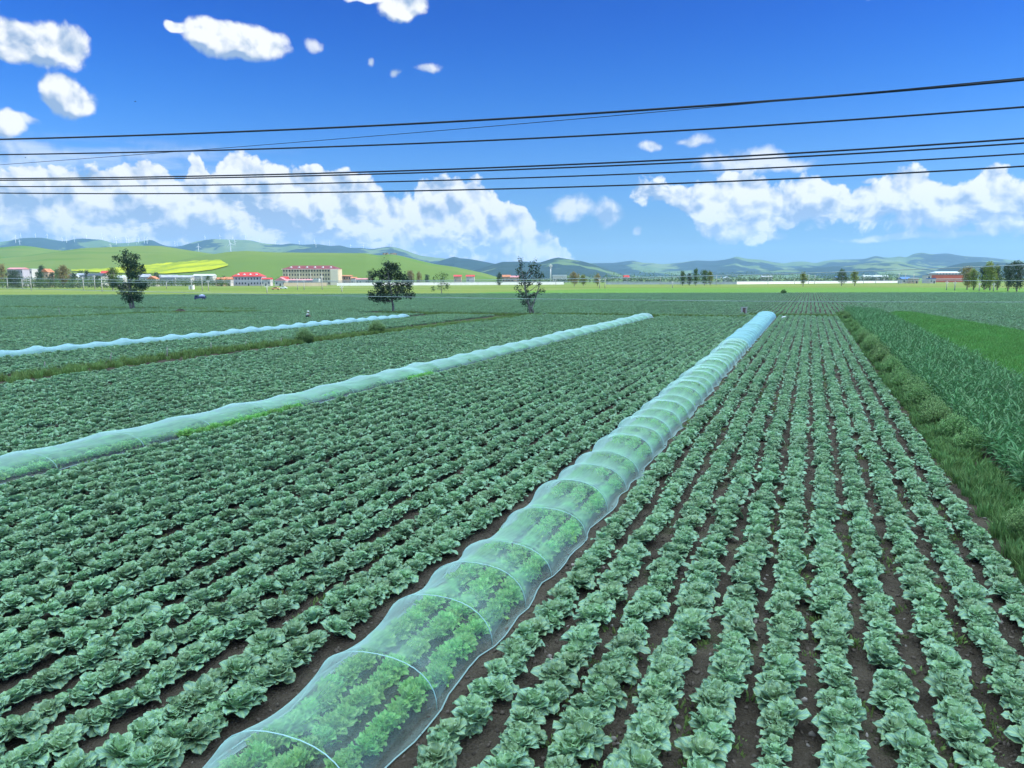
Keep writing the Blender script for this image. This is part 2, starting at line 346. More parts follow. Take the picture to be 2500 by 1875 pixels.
sheet('field_strip', [hr(-330, 345), hr(-60, 352), hr(-60, 357), hr(-330, 352)], -0.009, bpy.data.materials['dark_strip'])
sheet('field_soil', [(-330, -12), (150, -12), (150, 330), (60, 310), (-2.5, 297), (-262, 195), (-330, 168)], 0.0, M_soil)

# ------------------------------------------------------------------ plants (prototypes)
def leaf_grid(L, W, el0, el1, az, rng, cup=0.25, ripple=0.03, rk=5, ns=6, nt=5, wide=0.62, r0=0.02, z0=0.02, age=0.0, roundp=0.55, rim=False):
    s = (1-np.cos(np.pi*np.linspace(0, 1, ns)))/2 if rim else np.linspace(0, 1, ns); t = np.linspace(-1, 1, nt)
    ang = el0+(el1-el0)*s
    ds = L*np.diff(s)
    rr = r0+np.concatenate([[0], np.cumsum(np.cos(ang[:-1])*ds)]); zz = z0+np.concatenate([[0], np.cumsum(np.sin(ang[:-1])*ds)])
    w = W*np.sin(np.pi*np.clip(s, 0.03, 0.985)**wide)**roundp
    if rim: w = W*np.maximum((1-np.abs(2*s**1.35-1)**2.2), 0.004)**0.5*(0.45+0.55*np.clip(s*2.2, 0, 1))
    ph = rng.uniform(0, 6.28); tw = rng.uniform(-0.3, 0.3)
    A = np.zeros((ns, nt, 3)); ag = np.zeros((ns, nt))
    for i in range(ns):
        for j in range(nt):
            lat = t[j]*w[i]*0.5
            n = cup*abs(t[j])**1.6*w[i]*0.6+ripple*math.sin(rk*s[i]*3.1+ph+(2 if t[j] > 0 else 0))*abs(t[j])**2
            r = rr[i]-n*math.sin(ang[i]); z = zz[i]+n*math.cos(ang[i])+lat*tw
            pull = -0.06*L*abs(t[j])**2*(1 if s[i] > .6 else 0)
            r += pull*math.cos(ang[i]); z += pull*math.sin(ang[i])
            x = r*math.cos(az)-lat*math.sin(az); y = r*math.sin(az)+lat*math.cos(az)
            A[i, j] = (x, y, z)
            ag[i, j] = age
            if nt >= 5 and j == nt//2 and i < ns-1: ag[i, j] = 1.75
            elif rim and abs(t[j]) > .99 and i > 1: ag[i, j] = 1.50
    return A, ag
def make_cabbage(seed):
    r = random.Random(seed); b = MB()
    n = r.randint(27, 33); size = r.uniform(.80, 1.0); open_ = r.uniform(-8, 10)
    for i in range(n):
        q = i/(n-1); az = i*2.4+r.uniform(-.6, .6)
        L = size*(0.26-0.11*q)*r.uniform(.76, 1.18); W = size*(0.175-0.05*q)*r.uniform(.8, 1.2)
        e0 = math.radians(44+38*q+r.uniform(-14, 14)); e1 = math.radians(open_-32+85*q**1.1+r.uniform(-30, 30))
        ag0 = 0.05+0.85*q**2.2
        if q < .5 and r.random() < .05: ag0 = r.uniform(.7, 1.0)
        A, ag = leaf_grid(L, W, e0, e1, az, r, cup=0.10+0.5*q*r.uniform(.4, 1.2), ripple=0.011+0.012*r.random(), rk=r.uniform(2.5, 5), ns=9, nt=7, r0=0.015, z0=0.04+0.07*q, age=ag0, rim=True)
        b.grid(A, ag); b.lv.append(VEIN(9, 7))
    return b.mesh('cabbage_plant', M_cab, smooth=True, attr=True)
def VEIN(ns, nt):
    s_ = (1-np.cos(np.pi*np.linspace(0, 1, ns)))/2; t = np.linspace(-1, 1, nt)
    return (s_[:, None]*7.0-np.abs(t)[None, :]*2.6+10).reshape(-1)
def make_lettuce(seed):
    r = random.Random(seed); b = MB(); n = 64
    for i in range(n):
        q = i/(n-1); az = i*2.4+r.uniform(-.5, .5)
        A, ag = leaf_grid((0.145-0.03*q)*r.uniform(.75, 1.3), 0.072*r.uniform(.8, 1.2), math.radians(40+42*q+r.uniform(-16, 16)), math.radians(-10+60*q+r.uniform(-40, 40)), az, r,
                          cup=0.2, ripple=0.022, rk=r.uniform(5, 9), ns=6, nt=5, wide=1.3, r0=0.01+.085*r.random()*(1-q*.6), z0=0.03+0.09*q, age=r.uniform(0, .9))
        b.grid(A, ag)
    return b.mesh('lettuce_plant', M_let, smooth=False, attr=True)
def make_corn(seed):
    r = random.Random(seed); b = MB(); H = r.uniform(0.75, 0.98)
    b.tube([(0, 0, 0), (r.uniform(-.02, .02), r.uniform(-.02, .02), H*.5), (r.uniform(-.03, .03), 0, H)], [0.016, 0.014, 0.006], 5)
    for i in range(10):
        q = i/9; az = i*math.pi+r.uniform(-.7, .7)+seed
        A, ag = leaf_grid(r.uniform(.5, .72)*(1-.25*abs(q-.45)), 0.07, math.radians(62+12*q), math.radians(-58+60*q+r.uniform(-18, 18)), az, r, cup=0.7, ripple=0.012, rk=4, ns=8, nt=5, wide=0.42, r0=0.0, z0=H*(0.12+0.83*q), age=r.uniform(0, .6), roundp=0.7)
        b.grid(A, ag)
    return b.mesh('corn_plant', M_corn, smooth=True, attr=True)
def make_tuft(seed, mat, n=42, H=0.45, spread=0.16, w=0.012, name='grass_tuft'):
    r = random.Random(seed); b = MB()
    for i in range(n):
        az = r.uniform(0, 6.28); rr = spread*math.sqrt(r.random()); px, py = rr*math.cos(az), rr*math.sin(az)
        h = H*r.uniform(.55, 1.1); lean = r.uniform(.05, .55)*h; a2 = az+r.uniform(-1, 1)
        dx, dy = math.cos(a2), math.sin(a2); nx, ny = -dy*w, dx*w
        v = []
        for k, q in enumerate((0, .5, 1)):
            cx, cy_, cz = px+dx*lean*q*q, py+dy*lean*q*q, h*q*(1-.15*q)
            ww = (1, .8, .08)[k]
            v += [(cx-nx*ww, cy_-ny*ww, cz), (cx+nx*ww, cy_+ny*ww, cz)]
        b.add(v, [(0, 1, 3, 2), (2, 3, 5, 4)], r.random())
    return b.mesh(name, mat, attr=True)
def make_bush(seed, R=0.5, H=0.85, n=300, mat=None):
    r = random.Random(seed); b = MB()
    for i in range(n):
        az = r.uniform(0, 6.28); t = math.sqrt(r.random()); ex = R*t*math.cos(az); ey = R*t*math.sin(az)
        top = H*(1-0.5*t*t)*r.uniform(.6, 1.08); bx, by = ex*.45, ey*.45
        p0 = np.array([bx, by, 0]); p1 = np.array([ex, ey, top])
        b.tube([p0, (p0+p1)/2+np.array([0, 0, .05]), p1], [0.006, 0.005, 0.002], 3)
        for k in range(22):
            q = r.uniform(.1, 1); c = p0+(p1-p0)*q; a = r.uniform(0, 6.28); l = r.uniform(.05, .11)*(1.2-.5*q); e = r.uniform(.0, 1.2)
            d = np.array([math.cos(a)*math.cos(e), math.sin(a)*math.cos(e), math.sin(e)])*l; nn = np.array([-math.sin(a), math.cos(a), 0])*0.012
            b.add([c-nn*.4, c+d*.5-nn, c+d, c+d*.5+nn], [(0, 1, 2, 3)], r.random()*min(1, q+.1))
    return b.mesh('wormwood', mat or M_bush, attr=True)

def scatter(name, coll, pts, rz, scl, idx, kind='stuff', tilt=0.08, seed=1):
    pts = np.asarray(pts, float); n = len(pts); rg = np.random.RandomState(seed)
    me = bpy.data.meshes.new(name); me.from_pydata(pts.tolist(), [], [])
    a = me.attributes.new('rot', 'FLOAT_VECTOR', 'POINT')
    rot = np.stack([rg.normal(0, tilt, n), rg.normal(0, tilt, n), rz], 1); a.data.foreach_set('vector', rot.ravel())
    a = me.attributes.new('scl', 'FLOAT', 'POINT'); a.data.foreach_set('value', np.asarray(scl, float))
    a = me.attributes.new('idx', 'INT', 'POINT'); a.data.foreach_set('value', np.asarray(idx, int))
    o = bpy.data.objects.new(name, me); C.objects.link(o)
    ng = bpy.data.node_groups.new(name+'_nodes', 'GeometryNodeTree')
    ng.interface.new_socket('Geometry', in_out='INPUT', socket_type='NodeSocketGeometry')
    ng.interface.new_socket('Geometry', in_out='OUTPUT', socket_type='NodeSocketGeometry')
    N = ng.nodes; L = ng.links
    gi = N.new('NodeGroupInput'); go = N.new('NodeGroupOutput')
    ci = N.new('GeometryNodeCollectionInfo'); ci.inputs[0].default_value = coll; ci.inputs[1].default_value = True; ci.inputs[2].default_value = True
    ip = N.new('GeometryNodeInstanceOnPoints'); ip.inputs['Pick Instance'].default_value = True
    def attr(nm, ty):
        q = N.new('GeometryNodeInputNamedAttribute'); q.data_type = ty; q.inputs[0].default_value = nm
        return q.outputs[0]
    L.new(gi.outputs[0], ip.inputs['Points']); L.new(ci.outputs[0], ip.inputs['Instance'])
    L.new(attr('idx', 'INT'), ip.inputs['Instance Index'])
    er = N.new('FunctionNodeEulerToRotation'); L.new(attr('rot', 'FLOAT_VECTOR'), er.inputs[0]); L.new(er.outputs[0], ip.inputs['Rotation'])
    cb = N.new('ShaderNodeCombineXYZ'); sa = attr('scl', 'FLOAT')
    for k in range(3): L.new(sa, cb.inputs[k])
    L.new(cb.outputs[0], ip.inputs['Scale']); L.new(ip.outputs[0], go.inputs[0])
    md = o.modifiers.new('scatter', 'NODES'); md.node_group = ng
    return tag(o, kind=kind)

def visible_order(pts, zc=0.2):
    d = pts+np.array([0, 0, zc])-EYE; z = d@fwd
    x = 1250+F*(d@RT)/z; y = 937.5-F*(d@UP)/z
    ok = (z > 0.5) & (x > -25) & (x < 2525) & (y < 1895)
    dist = np.linalg.norm(d, axis=1); dist[~ok] = 1e9
    return np.argsort(dist), ok

def nth(n):
    ones = ['', 'first', 'second', 'third', 'fourth', 'fifth', 'sixth', 'seventh', 'eighth', 'ninth', 'tenth', 'eleventh', 'twelfth', 'thirteenth', 'fourteenth', 'fifteenth', 'sixteenth', 'seventeenth', 'eighteenth', 'nineteenth']
    tens = {2: 'twent', 3: 'thirt', 4: 'fort', 5: 'fift', 6: 'sixt', 7: 'sevent', 8: 'eight', 9: 'ninet'}
    if n < 20: return ones[n]
    if n > 99: return str(n)+'th'
    return tens[n//10]+('ieth' if n % 10 == 0 else 'y-'+ones[n % 10])
def plant_field(kind, meshes, pts, rz, scl, labelf, cat, stuffname, stufflabel, nmax=300, seed=5):
    """the nmax nearest plants are objects of their own, the rest one scattered mass"""
    rg = np.random.RandomState(seed); pts = np.asarray(pts, float)
    order, ok = visible_order(pts); sel = [i for i in order[:nmax] if ok[i]]
    coll = bpy.data.collections.new(kind+'_kinds'); 
    rowrank = {}
    for i in sorted(sel, key=lambda q: pts[q][1]):
        key = labelf(pts[i])[1]; rowrank.setdefault(key, []).append(i)
    rank = {i: n_+1 for v_ in rowrank.values() for n_, i in enumerate(v_)}
    for k, i in enumerate(sel):
        o = bpy.data.objects.new(kind, meshes[k % len(meshes)]); C.objects.link(o)
        o.location = pts[i].tolist(); o.rotation_euler = (rg.normal(0, .12), rg.normal(0, .12), rz[i]); s = float(scl[i]); o.scale = (s, s, s)
        lb, gr = labelf(pts[i]); tag(o, f'{nth(rank[i])} {lb}', cat, gr)
        if k < len(meshes): coll.objects.link(o)
    rest = np.ones(len(pts), bool); rest[sel] = False
    # keep only what the photograph could show, with a margin for a step to the side
    d = pts-EYE; z = d@fwd; x = 1250+F*(d@RT)/np.maximum(z, .1)
    rest &= (z > 0.3) & (x > -450-3000/np.maximum(z, 1)) & (x < 2950+3000/np.maximum(z, 1))
    n = int(rest.sum())
    o = scatter(stuffname, coll, pts[rest], rz[rest], scl[rest], rg.randint(0, len(meshes), n), seed=seed, tilt=.12)
    tag(o, stufflabel, cat)
    return coll

def wob(x, y): return 0.05*math.sin(y*0.21+x*1.7)+0.035*math.sin(y*0.55+x*3.1)

rg = np.random.RandomState(11)
ROW = 0.71; X0 = -0.13
def far_end(x): return 114.8 if x > -8 else 108.5+(x+8)*0.03
cab_m = [make_cabbage(s) for s in range(8)]
pts = []; 
k = -150
rows = [X0+ROW*i for i in range(-150, 6)]
for x in rows:
    if -6.3 < x < -3.95 or -22.5 < x < -19.75 or -43.2 < x < -38.9 or -55.2 < x < -52.0: continue
    y = 2.0+rg.rand()*0.4; ye = far_end(x) if x > -40 else 104.0
    if x < -68: ye = 99-(-68-x)*0.10
    while y < ye:
        pts.append((x+wob(x, y)*.5+rg.uniform(-.10, .10)-(.12 if -6.6 < x < -6.4 else 0), y, 0.0)); y += rg.uniform(.12, .19) if x > -24 else rg.uniform(.18, .28)
pts = np.array(pts)
keep = (rg.rand(len(pts)) > 0.02) & ~((np.sin(pts[:, 1]*1.9+pts[:, 0]*7)+np.sin(pts[:, 1]*.83+pts[:, 0]*3.1) > 1.95) & (pts[:, 1] < 40)); pts = pts[keep]
scl = np.where(pts[:, 0] > -4, 1.11, 1.18)*rg.uniform(.70, 1.12, len(pts))
scl *= np.clip(1.12-(pts[:, 0]+1.2)**2*0.004, 1.0, 1.12)
ORD = {1: 'first', 2: 'second', 3: 'third', 4: 'fourth', 5: 'fifth', 6: 'sixth', 7: 'seventh', 8: 'eighth', 9: 'ninth', 10: 'tenth', 11: 'eleventh', 12: 'twelfth'}
def cab_label(p):
    i = round((p[0]-X0)/ROW)
    if i > -6:
        n = i+6; n = ORD.get(n, str(n))
        return f'cabbage up the {n} row from the near net tunnel, corn side', f'cabbages in the {n} row on the corn side of the near tunnel'
    n = -9-i; n = ORD.get(max(n, 1), 'thirteenth')
    return f'cabbage up the {n} row from the near net tunnel, village side', f'cabbages in the {n} row on the village side of the near tunnel'
cab_coll = plant_field('cabbage_plant', cab_m, pts, rg.uniform(0, 6.28, len(pts)), scl, cab_label, 'cabbage', 'cabbage_field', 'endless rows of blue-green cabbages filling the near fields')
# far fields beyond the grass balk: coarser spacing
fp = []
for x in [X0+ROW*i for i in range(-390, 130)]:
    y0 = 117.5 if x > -8 else 110.5
    if x > 4: y0 = max(117.5, 132)
    if x > 14: y0 = 60
    ye = 296 if x > 0 else 296+x*0.392
    if x > 0: ye = 296+x*0.2
    if x < -68: y0 = 101-(-68-x)*0.10
    if x < -106: y0 = 50
    y = y0+rg.rand()
    while y < ye:
        if not (4.2 < x < 14.8+(131-y)*0.118 and y < 131.5) and not (abs(x+1.9) < .3 or abs(x-0.95) < .3):
            fp.append((x+wob(x, y)*1.2, y, 0)); 
        y += rg.uniform(.42, .66)
fp = np.array(fp)
d = fp-EYE; z = d@fwd; xx = 1250+F*(d@RT)/np.maximum(z, .1); fp = fp[(xx > -150) & (xx < 2650)]
o = scatter('cabbage_field', cab_coll, fp, rg.uniform(0, 6.28, len(fp)), np.where((fp[:, 0] > -30) & (fp[:, 0] < 30), 1.08, 1.15)*rg.uniform(.85, 1.15, len(fp)), rg.randint(0, 8, len(fp)), seed=3)
tag(o, 'far teal cabbage field beyond the grassy balk, before the sunlit meadow', 'cabbage')

# lettuce rows under the nets
let_m = [make_lettuce(s) for s in range(6)]
lp = []
for x in (-4.56, -5.12, -5.64):
    y = 3.0
    while y < 112: lp.append((x-.4*(y-3)/110+rg.normal(0, .035), y, 0)); y += rg.uniform(.17, .25)
for x in (-20.6, -21.25, -21.9):
    y = 8.0
    while y < 105: lp.append((x+rg.normal(0, .04), y, 0)); y += rg.uniform(.26, .38)
for y in np.arange(20, 26.5, .2): lp.append((-19.98+rg.normal(0, .04)-.05*abs(y-23.5), y, 0))
for y in np.arange(36, 38.5, .2): lp.append((-20.0+rg.normal(0, .04), y, 0))
for x in (-53.0, -53.6):
    y = 30.0
    while y < 92: lp.append((x+rg.normal(0, .04), y, 0)); y += rg.uniform(.3, .42)
lp = np.array(lp)
def let_label(p):
    if p[0] < -10: return 'bright curly plant by the second net tunnel', 'curly greens by the second tunnel'
    n = {0: 'on the corn side', 1: 'in the middle', 2: 'on the village side'}[min(2, int(round((-4.56-p[0])/.54)))]
    return f'curly bright green plant up the row {n} under the near net', f'curly greens in the row {n} under the near net'
plant_field('leafy_green_plant', let_m, lp, rg.uniform(0, 6.28, len(lp)), rg.uniform(1.0, 1.3, len(lp)), let_label, 'leafy plant', 'leafy_green_rows', 'bright green curly plants in rows under the nets', seed=8)

# corn on the right
corn_m = [make_corn(s) for s in range(7)]
cp = []
for i, x in enumerate(np.arange(5.4, 9.7, .43)):
    y = 9.0
    while y < 131:
        if not (y > 118 and x > 5.45+(131-y)*.5):
            cp.append((x+rg.normal(0, .05), y, 0))
        y += rg.uniform(.20, .30)
cp = np.array(cp)
def corn_label(p):
    i = int(round((p[0]-5.4)/.43))+1
    return f'corn plant up the {ORD.get(i, "twelfth")} corn row from the weedy ditch', f'corn in the {ORD.get(i, "twelfth")} row from the weedy ditch'
plant_field('corn_plant', corn_m, cp, rg.uniform(0, 6.28, len(cp)), rg.uniform(.74, 1.02, len(cp)), corn_label, 'corn', 'corn_field', 'dense dark green corn field on the far side of the ditch', seed=9)

# grass and millet: uncountable
def proto(name, meshes):
    """the kinds of tuft, each also standing in the scene as a real plant"""
    coll = bpy.data.collections.new(name)
    return coll
def stuff_scatter(name, label, cat, meshes, pts, smin, smax, seed, tilt=.1):
    rg_ = np.random.RandomState(seed); coll = bpy.data.collections.new(name+'_kinds')
    # sources are merged into the stuff object itself by sampling: keep them as data-only objects
    for m_ in meshes: coll.objects.link(bpy.data.objects.new(name+'_kind', m_))
    o = scatter(name, coll, pts, rg_.uniform(0, 6.28, len(pts)), rg_.uniform(smin, smax, len(pts)), rg_.randint(0, len(meshes), len(pts)), seed=seed, tilt=tilt)
    return tag(o, label, cat)
tuft_m = [make_tuft(s, M_grass) for s in range(4)]
verge_m = [make_tuft(s+60, M_verge, 46, 0.36, 0.17, 0.016) for s in range(4)]
mil_m = [make_tuft(s+20, M_mil, 55, 0.42, 0.26, 0.014) for s in range(4)]
gp = []
# grassy balk between the two left fields
y = 12.0
while y < 101:
    for _ in range(7): gp.append((-41.1+rg.normal(0, .62)+0.5*math.sin(y*.11)+max(0, y-60)*.08, y+rg.uniform(-.25, .25), 0))
    y += .5
# balk at the far end of the near field
for x in np.arange(-64, 5, .35):
    for _ in range(4): gp.append((x, far_end(x)+1.3+rg.normal(0, .45) if x > -37 else 106+rg.normal(0, .5), 0))
# more distant field borders
def line_grass(x0, y0, x1, y1, w, n):
    a, b = G(x0, y0), G(x1, y1)
    for t in np.linspace(0, 1, n):
        p = a+(b-a)*t; gp.append((p[0]+rg.normal(0, w), p[1]+rg.normal(0, w), 0))
line_grass(0, 784, 360, 767, .9, 420); line_grass(360, 767, 640, 763, .8, 300); line_grass(0, 752, 620, 757, 1.4, 500)
line_grass(0, 727, 800, 722, 2.2, 600)
# ditch side
vp = []
for y in np.arange(8, 128, .16):
    for _ in range(4): vp.append((4.66+rg.uniform(-.78, .55)+.12*math.sin(y*.4), y, 0))
stuff_scatter('grass', 'long rough grass on the balks between fields', 'grass', tuft_m, gp, .7, 1.4, 21)
stuff_scatter('weeds', 'green weeds and grass in the ditch beside the corn', 'weeds', verge_m, vp, .6, 1.15, 27)
mp = []
for y in np.arange(40, 131, .30):
    xr = 14.4+(131-y)*0.118
    for x in np.arange(9.9, xr, .30):
        if y > 118 and x < 9.9+(y-118)*.2: continue
        mp.append((x+rg.uniform(-.15, .15), y+rg.uniform(-.15, .15), 0))
stuff_scatter('millet_field', 'bright green low cereal field beyond the corn', 'crop', mil_m, mp, .8, 1.3, 22)
# weeds between the rows
wp = []
for _ in range(4200):
    x = rg.choice([r_ for r_ in rows if -22 < r_ < 4])+ROW/2+rg.normal(0, .09); y = 3+70*rg.rand()**1.5
    nv = math.sin(x*1.3+y*.45)+math.sin(y*.17-x*.6)
    if nv > .2: wp.append((x, y, 0))
wd_m = [make_tuft(s+40, M_grass, 16, 0.075, 0.12, 0.013) for s in range(3)]
stuff_scatter('ground_weeds', 'small weeds in the furrows between cabbage rows', 'weeds', wd_m, wp, .6, 1.5, 23, .3)
# clods and stones
def stone_mesh(seed):
    r = random.Random(seed); b = MB(); n, m_ = 6, 8; A = np.zeros((n+1, m_+1, 3))
    for i in range(n+1):
        for j in range(m_+1):
            th = math.pi*i/n; ph = 2*math.pi*(j % m_)/m_; rr = .03*(1+.25*math.sin(3*ph+seed)*math.sin(th)+.15*math.cos(2*th+seed))
            A[i, j] = (rr*math.sin(th)*math.cos(ph)*1.3, rr*math.sin(th)*math.sin(ph), rr*math.cos(th)*.7+.008)
    return b.grid(A).mesh('stone', pmat('stone', (0.36, 0.30, 0.27), .9, .2, .4, 8.0, objvar=.4), smooth=True)
stp = [(rg.choice([r_ for r_ in rows if -16 < r_ < 4])+ROW/2+rg.normal(0, .07), 3+40*rg.rand()**1.6, 0) for _ in range(700)]
stuff_scatter('field_stones', 'small pale stones and clods in the furrows', 'stones', [stone_mesh(s) for s in range(4)], stp, .35, 1.5, 24, .5)

M_clod = pmat('clod', (0.15, 0.115, 0.095), .95, .1, .4, 9.0, objvar=.35)
clods = []
for s in range(4):
    m_ = stone_mesh(s+10); m_.materials.clear(); m_.materials.append(M_clod); clods.append(m_)
clp = [(rg.choice([r_ for r_ in rows if -14 < r_ < 5])+ROW/2+rg.normal(0, .12), 3+26*rg.rand()**1.4, 0) for _ in range(9000)]
stuff_scatter('soil_clods', 'loose brown soil clods between the near rows', 'soil', clods, clp, .25, 1.1, 25, .6)

# wormwood bushes along the ditch
bush_m = [make_bush(s) for s in range(3)]
r = random.Random(4)
bl = [(5.05, 14.6, 1.35), (4.75, 16.0, 1.1), (5.1, 12.6, 1.3), (4.5, 18.3, .8), (4.9, 27, .9), (4.8, 29.0, 1.0), (4.6, 31.5, 1.05), (4.75, 33.5, 1.0), (4.5, 36, 1.05), (4.7, 38.5, 1.1), (4.45, 41.5, 1.0), (4.6, 44, .95), (4.5, 47.5, 1.1),
      (4.65, 50, 1.0), (4.4, 53, 1.15), (4.6, 56.5, 1.2), (4.35, 60.5, 1.3), (4.6, 64.5, 1.3), (4.4, 69, 1.2), (4.55, 75, 1.1), (4.5, 83, 1.0), (4.7, 91, 1.0), (4.5, 99, 1.0), (4.6, 108, 1.1), (4.5, 117, 1.2)]
for i, (x, y, s) in enumerate(bl):
    o = bpy.data.objects.new('wormwood_bush', bush_m[i % 3]); C.objects.link(o); o.location = (x, y, 0); o.scale = (s*1.12, s*1.12, s*r.uniform(1.0, 1.25)); o.rotation_euler = (0, 0, r.uniform(0, 6))
    n = i+1; od = ORD.get(n, None)
    if i == 0: lb = 'largest feathery wormwood bush where the ditch meets the frame edge'
    elif n == 25: lb = 'farthest pale wormwood bush at the end of the ditch beside the far balk'
    else: lb = f'{nth(n)} feathery pale wormwood bush along the ditch, counted from the near corn corner'
    tag(o, lb, 'bush', 'wormwood bushes along the ditch beside the corn')

# ------------------------------------------------------------------ net tunnels
def net_mat(name, col, base, edge, tint_t=(1, 1, 1)):
    m = bpy.data.materials.new(name); m.use_nodes = True; T = NT(m.node_tree)
    lw = T.n('ShaderNodeLayerWeight', {0: 0.5}).outputs['Facing']       # a woven net closes up when seen along its surface
    p = T.n('ShaderNodeNewGeometry').outputs['Position']
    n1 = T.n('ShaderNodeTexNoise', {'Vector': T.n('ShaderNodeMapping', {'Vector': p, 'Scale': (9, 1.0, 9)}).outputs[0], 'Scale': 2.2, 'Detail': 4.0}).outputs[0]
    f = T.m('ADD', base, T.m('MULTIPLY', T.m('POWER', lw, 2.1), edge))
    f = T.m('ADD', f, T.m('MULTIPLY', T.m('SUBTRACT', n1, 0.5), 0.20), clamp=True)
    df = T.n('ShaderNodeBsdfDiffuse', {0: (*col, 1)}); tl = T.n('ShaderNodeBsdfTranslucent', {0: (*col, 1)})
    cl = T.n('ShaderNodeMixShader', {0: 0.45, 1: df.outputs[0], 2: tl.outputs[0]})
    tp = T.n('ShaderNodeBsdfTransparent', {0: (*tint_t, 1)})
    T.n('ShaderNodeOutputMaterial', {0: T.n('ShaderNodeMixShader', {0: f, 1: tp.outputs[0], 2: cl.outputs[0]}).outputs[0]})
    return m
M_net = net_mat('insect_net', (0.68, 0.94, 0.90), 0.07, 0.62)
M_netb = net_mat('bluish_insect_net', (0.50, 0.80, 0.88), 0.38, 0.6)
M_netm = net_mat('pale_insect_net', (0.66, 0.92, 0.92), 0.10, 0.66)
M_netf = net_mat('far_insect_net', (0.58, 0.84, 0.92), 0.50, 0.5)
M_hoop = pmat('fibreglass_hoop', (0.46, 0.68, 0.66), 0.5, 0.4)
def tunnel(name, cx, y0, y1, a, h, hoops, label, pieces, seed, sag=.26, seg=.18, rope=True, grow=0.0, drift=0.0, gh=0.0):
    root = empty(name, (cx, y0, 0)); r = random.Random(seed); rgn = np.random.RandomState(seed)
    hoops = [y for y in hoops if y0 <= y <= y1]
    hv = {y: r.uniform(.88, 1.14) for y in hoops}; hs = {y: r.uniform(-.06, .06) for y in hoops}
    def prof(y):                             # height factor, width factor, lateral shift
        lo = max([q for q in hoops if q <= y], default=None); hi = min([q for q in hoops if q > y], default=None)
        if lo is None and hi is None: return .1, 1, 0
        if lo is None or hi is None:
            q = hi if lo is None else lo; t = min(1, abs(y-q)/1.6); return hv[q]*(1-t*t*.97), 1-.25*t, hs[q]
        t = (y-lo)/(hi-lo); e = abs(math.sin(math.pi*t))**.75; sg = sag*min(1.3, (hi-lo)/1.8)
        return (hv[lo]*(1-t)+hv[hi]*t)*(1-sg*e), 1-.10*e, hs[lo]*(1-t)+hs[hi]*t
    na = 25; th = np.linspace(0, math.pi, na)
    for pi_, (ya, yb, mat, lift) in enumerate(pieces):
        ny = max(3, int((yb-ya)/seg)); A = np.zeros((ny+1, na+4, 3))
        for i in range(ny+1):
            y = ya+(yb-ya)*i/ny; hf, wf, sh = prof(y); g_ = (y-y0)/(y1-y0); wf *= 1+grow*g_; hk = 1+gh*g_; sh0 = drift*g_
            edge = .05*math.sin(y*1.9)+.03*math.sin(y*4.3+1)
            for j in range(na):
                c, s_ = math.cos(th[j]), math.sin(th[j])
                sq = abs(c)**.85*(1 if c > 0 else -1)
                x = cx-a*wf*sq*(1-(1-hf)*.25*s_)+sh*s_
                wr = .010*math.sin(th[j]*9+3*math.sin(y*.9))*abs(s_)
                zc = (h*hk*hf+lift)*s_**.9+wr; x += sh0
                A[i, j+2] = (x-cx, y-y0, max(.02, zc+.02))
            L_, R_ = A[i, 2].copy(), A[i, na+1].copy()
            A[i, 1] = L_+np.array([-.03+edge*.4, 0, -.004]); A[i, 0] = L_+np.array([-.08+edge, 0, -.008])
            A[i, na+2] = R_+np.array([.03+edge*.4, 0, -.004]); A[i, na+3] = R_+np.array([.08+edge, 0, -.008])
        o = MB().grid(A).build('net_cover', mat, root, smooth=True)
        if rope:
            for col_ in (0, -1):
                MB().tube([A[i, col_]+np.array([0, 0, .012]) for i in range(0, ny+1, 2)], .011, 4).build('edge_rope', pmat('pale_rope', (.36, .50, .48), .8, .2), root)
    for y in hoops:
        b = MB(); q = []
        for t in np.linspace(0, math.pi, 17):
            c, s_ = math.cos(t), math.sin(t); sq = abs(c)**.85*(1 if c > 0 else -1)
            g_ = (y-y0)/(y1-y0); q.append((-a*(1+grow*g_)*sq+hs[y]*s_+drift*g_, y-y0, (h*(1+gh*g_)*hv[y])*s_**.9*.985))
        b.tube(q, .007, 5).build('hoop', M_hoop, root, smooth=True)
    return tag(root, label, 'net tunnel')
hp = [6.15, 8.1, 9.95, 11.4, 12.8, 15.1, 17.0, 19.0, 20.6, 22.6, 24.4, 26.0, 28.0]
while hp[-1] < 112: hp.append(hp[-1]+(1.9 if len(hp) % 3 else 2.2))
hp = [4.2]+hp
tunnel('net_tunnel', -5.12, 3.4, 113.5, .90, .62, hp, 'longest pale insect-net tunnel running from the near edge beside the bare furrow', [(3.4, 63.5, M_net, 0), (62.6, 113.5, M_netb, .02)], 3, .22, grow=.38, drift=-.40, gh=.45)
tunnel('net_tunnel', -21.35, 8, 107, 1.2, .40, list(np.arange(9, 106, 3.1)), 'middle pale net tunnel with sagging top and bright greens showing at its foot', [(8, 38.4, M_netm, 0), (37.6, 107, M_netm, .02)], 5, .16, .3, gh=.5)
tunnel('net_tunnel', -53.3, 28, 95, .95, .66, list(np.arange(29, 95, 2.6)), 'far scalloped pale blue net tunnel behind the row of leaning stakes', [(28, 95, M_netf, 0)], 7, .24, .3)

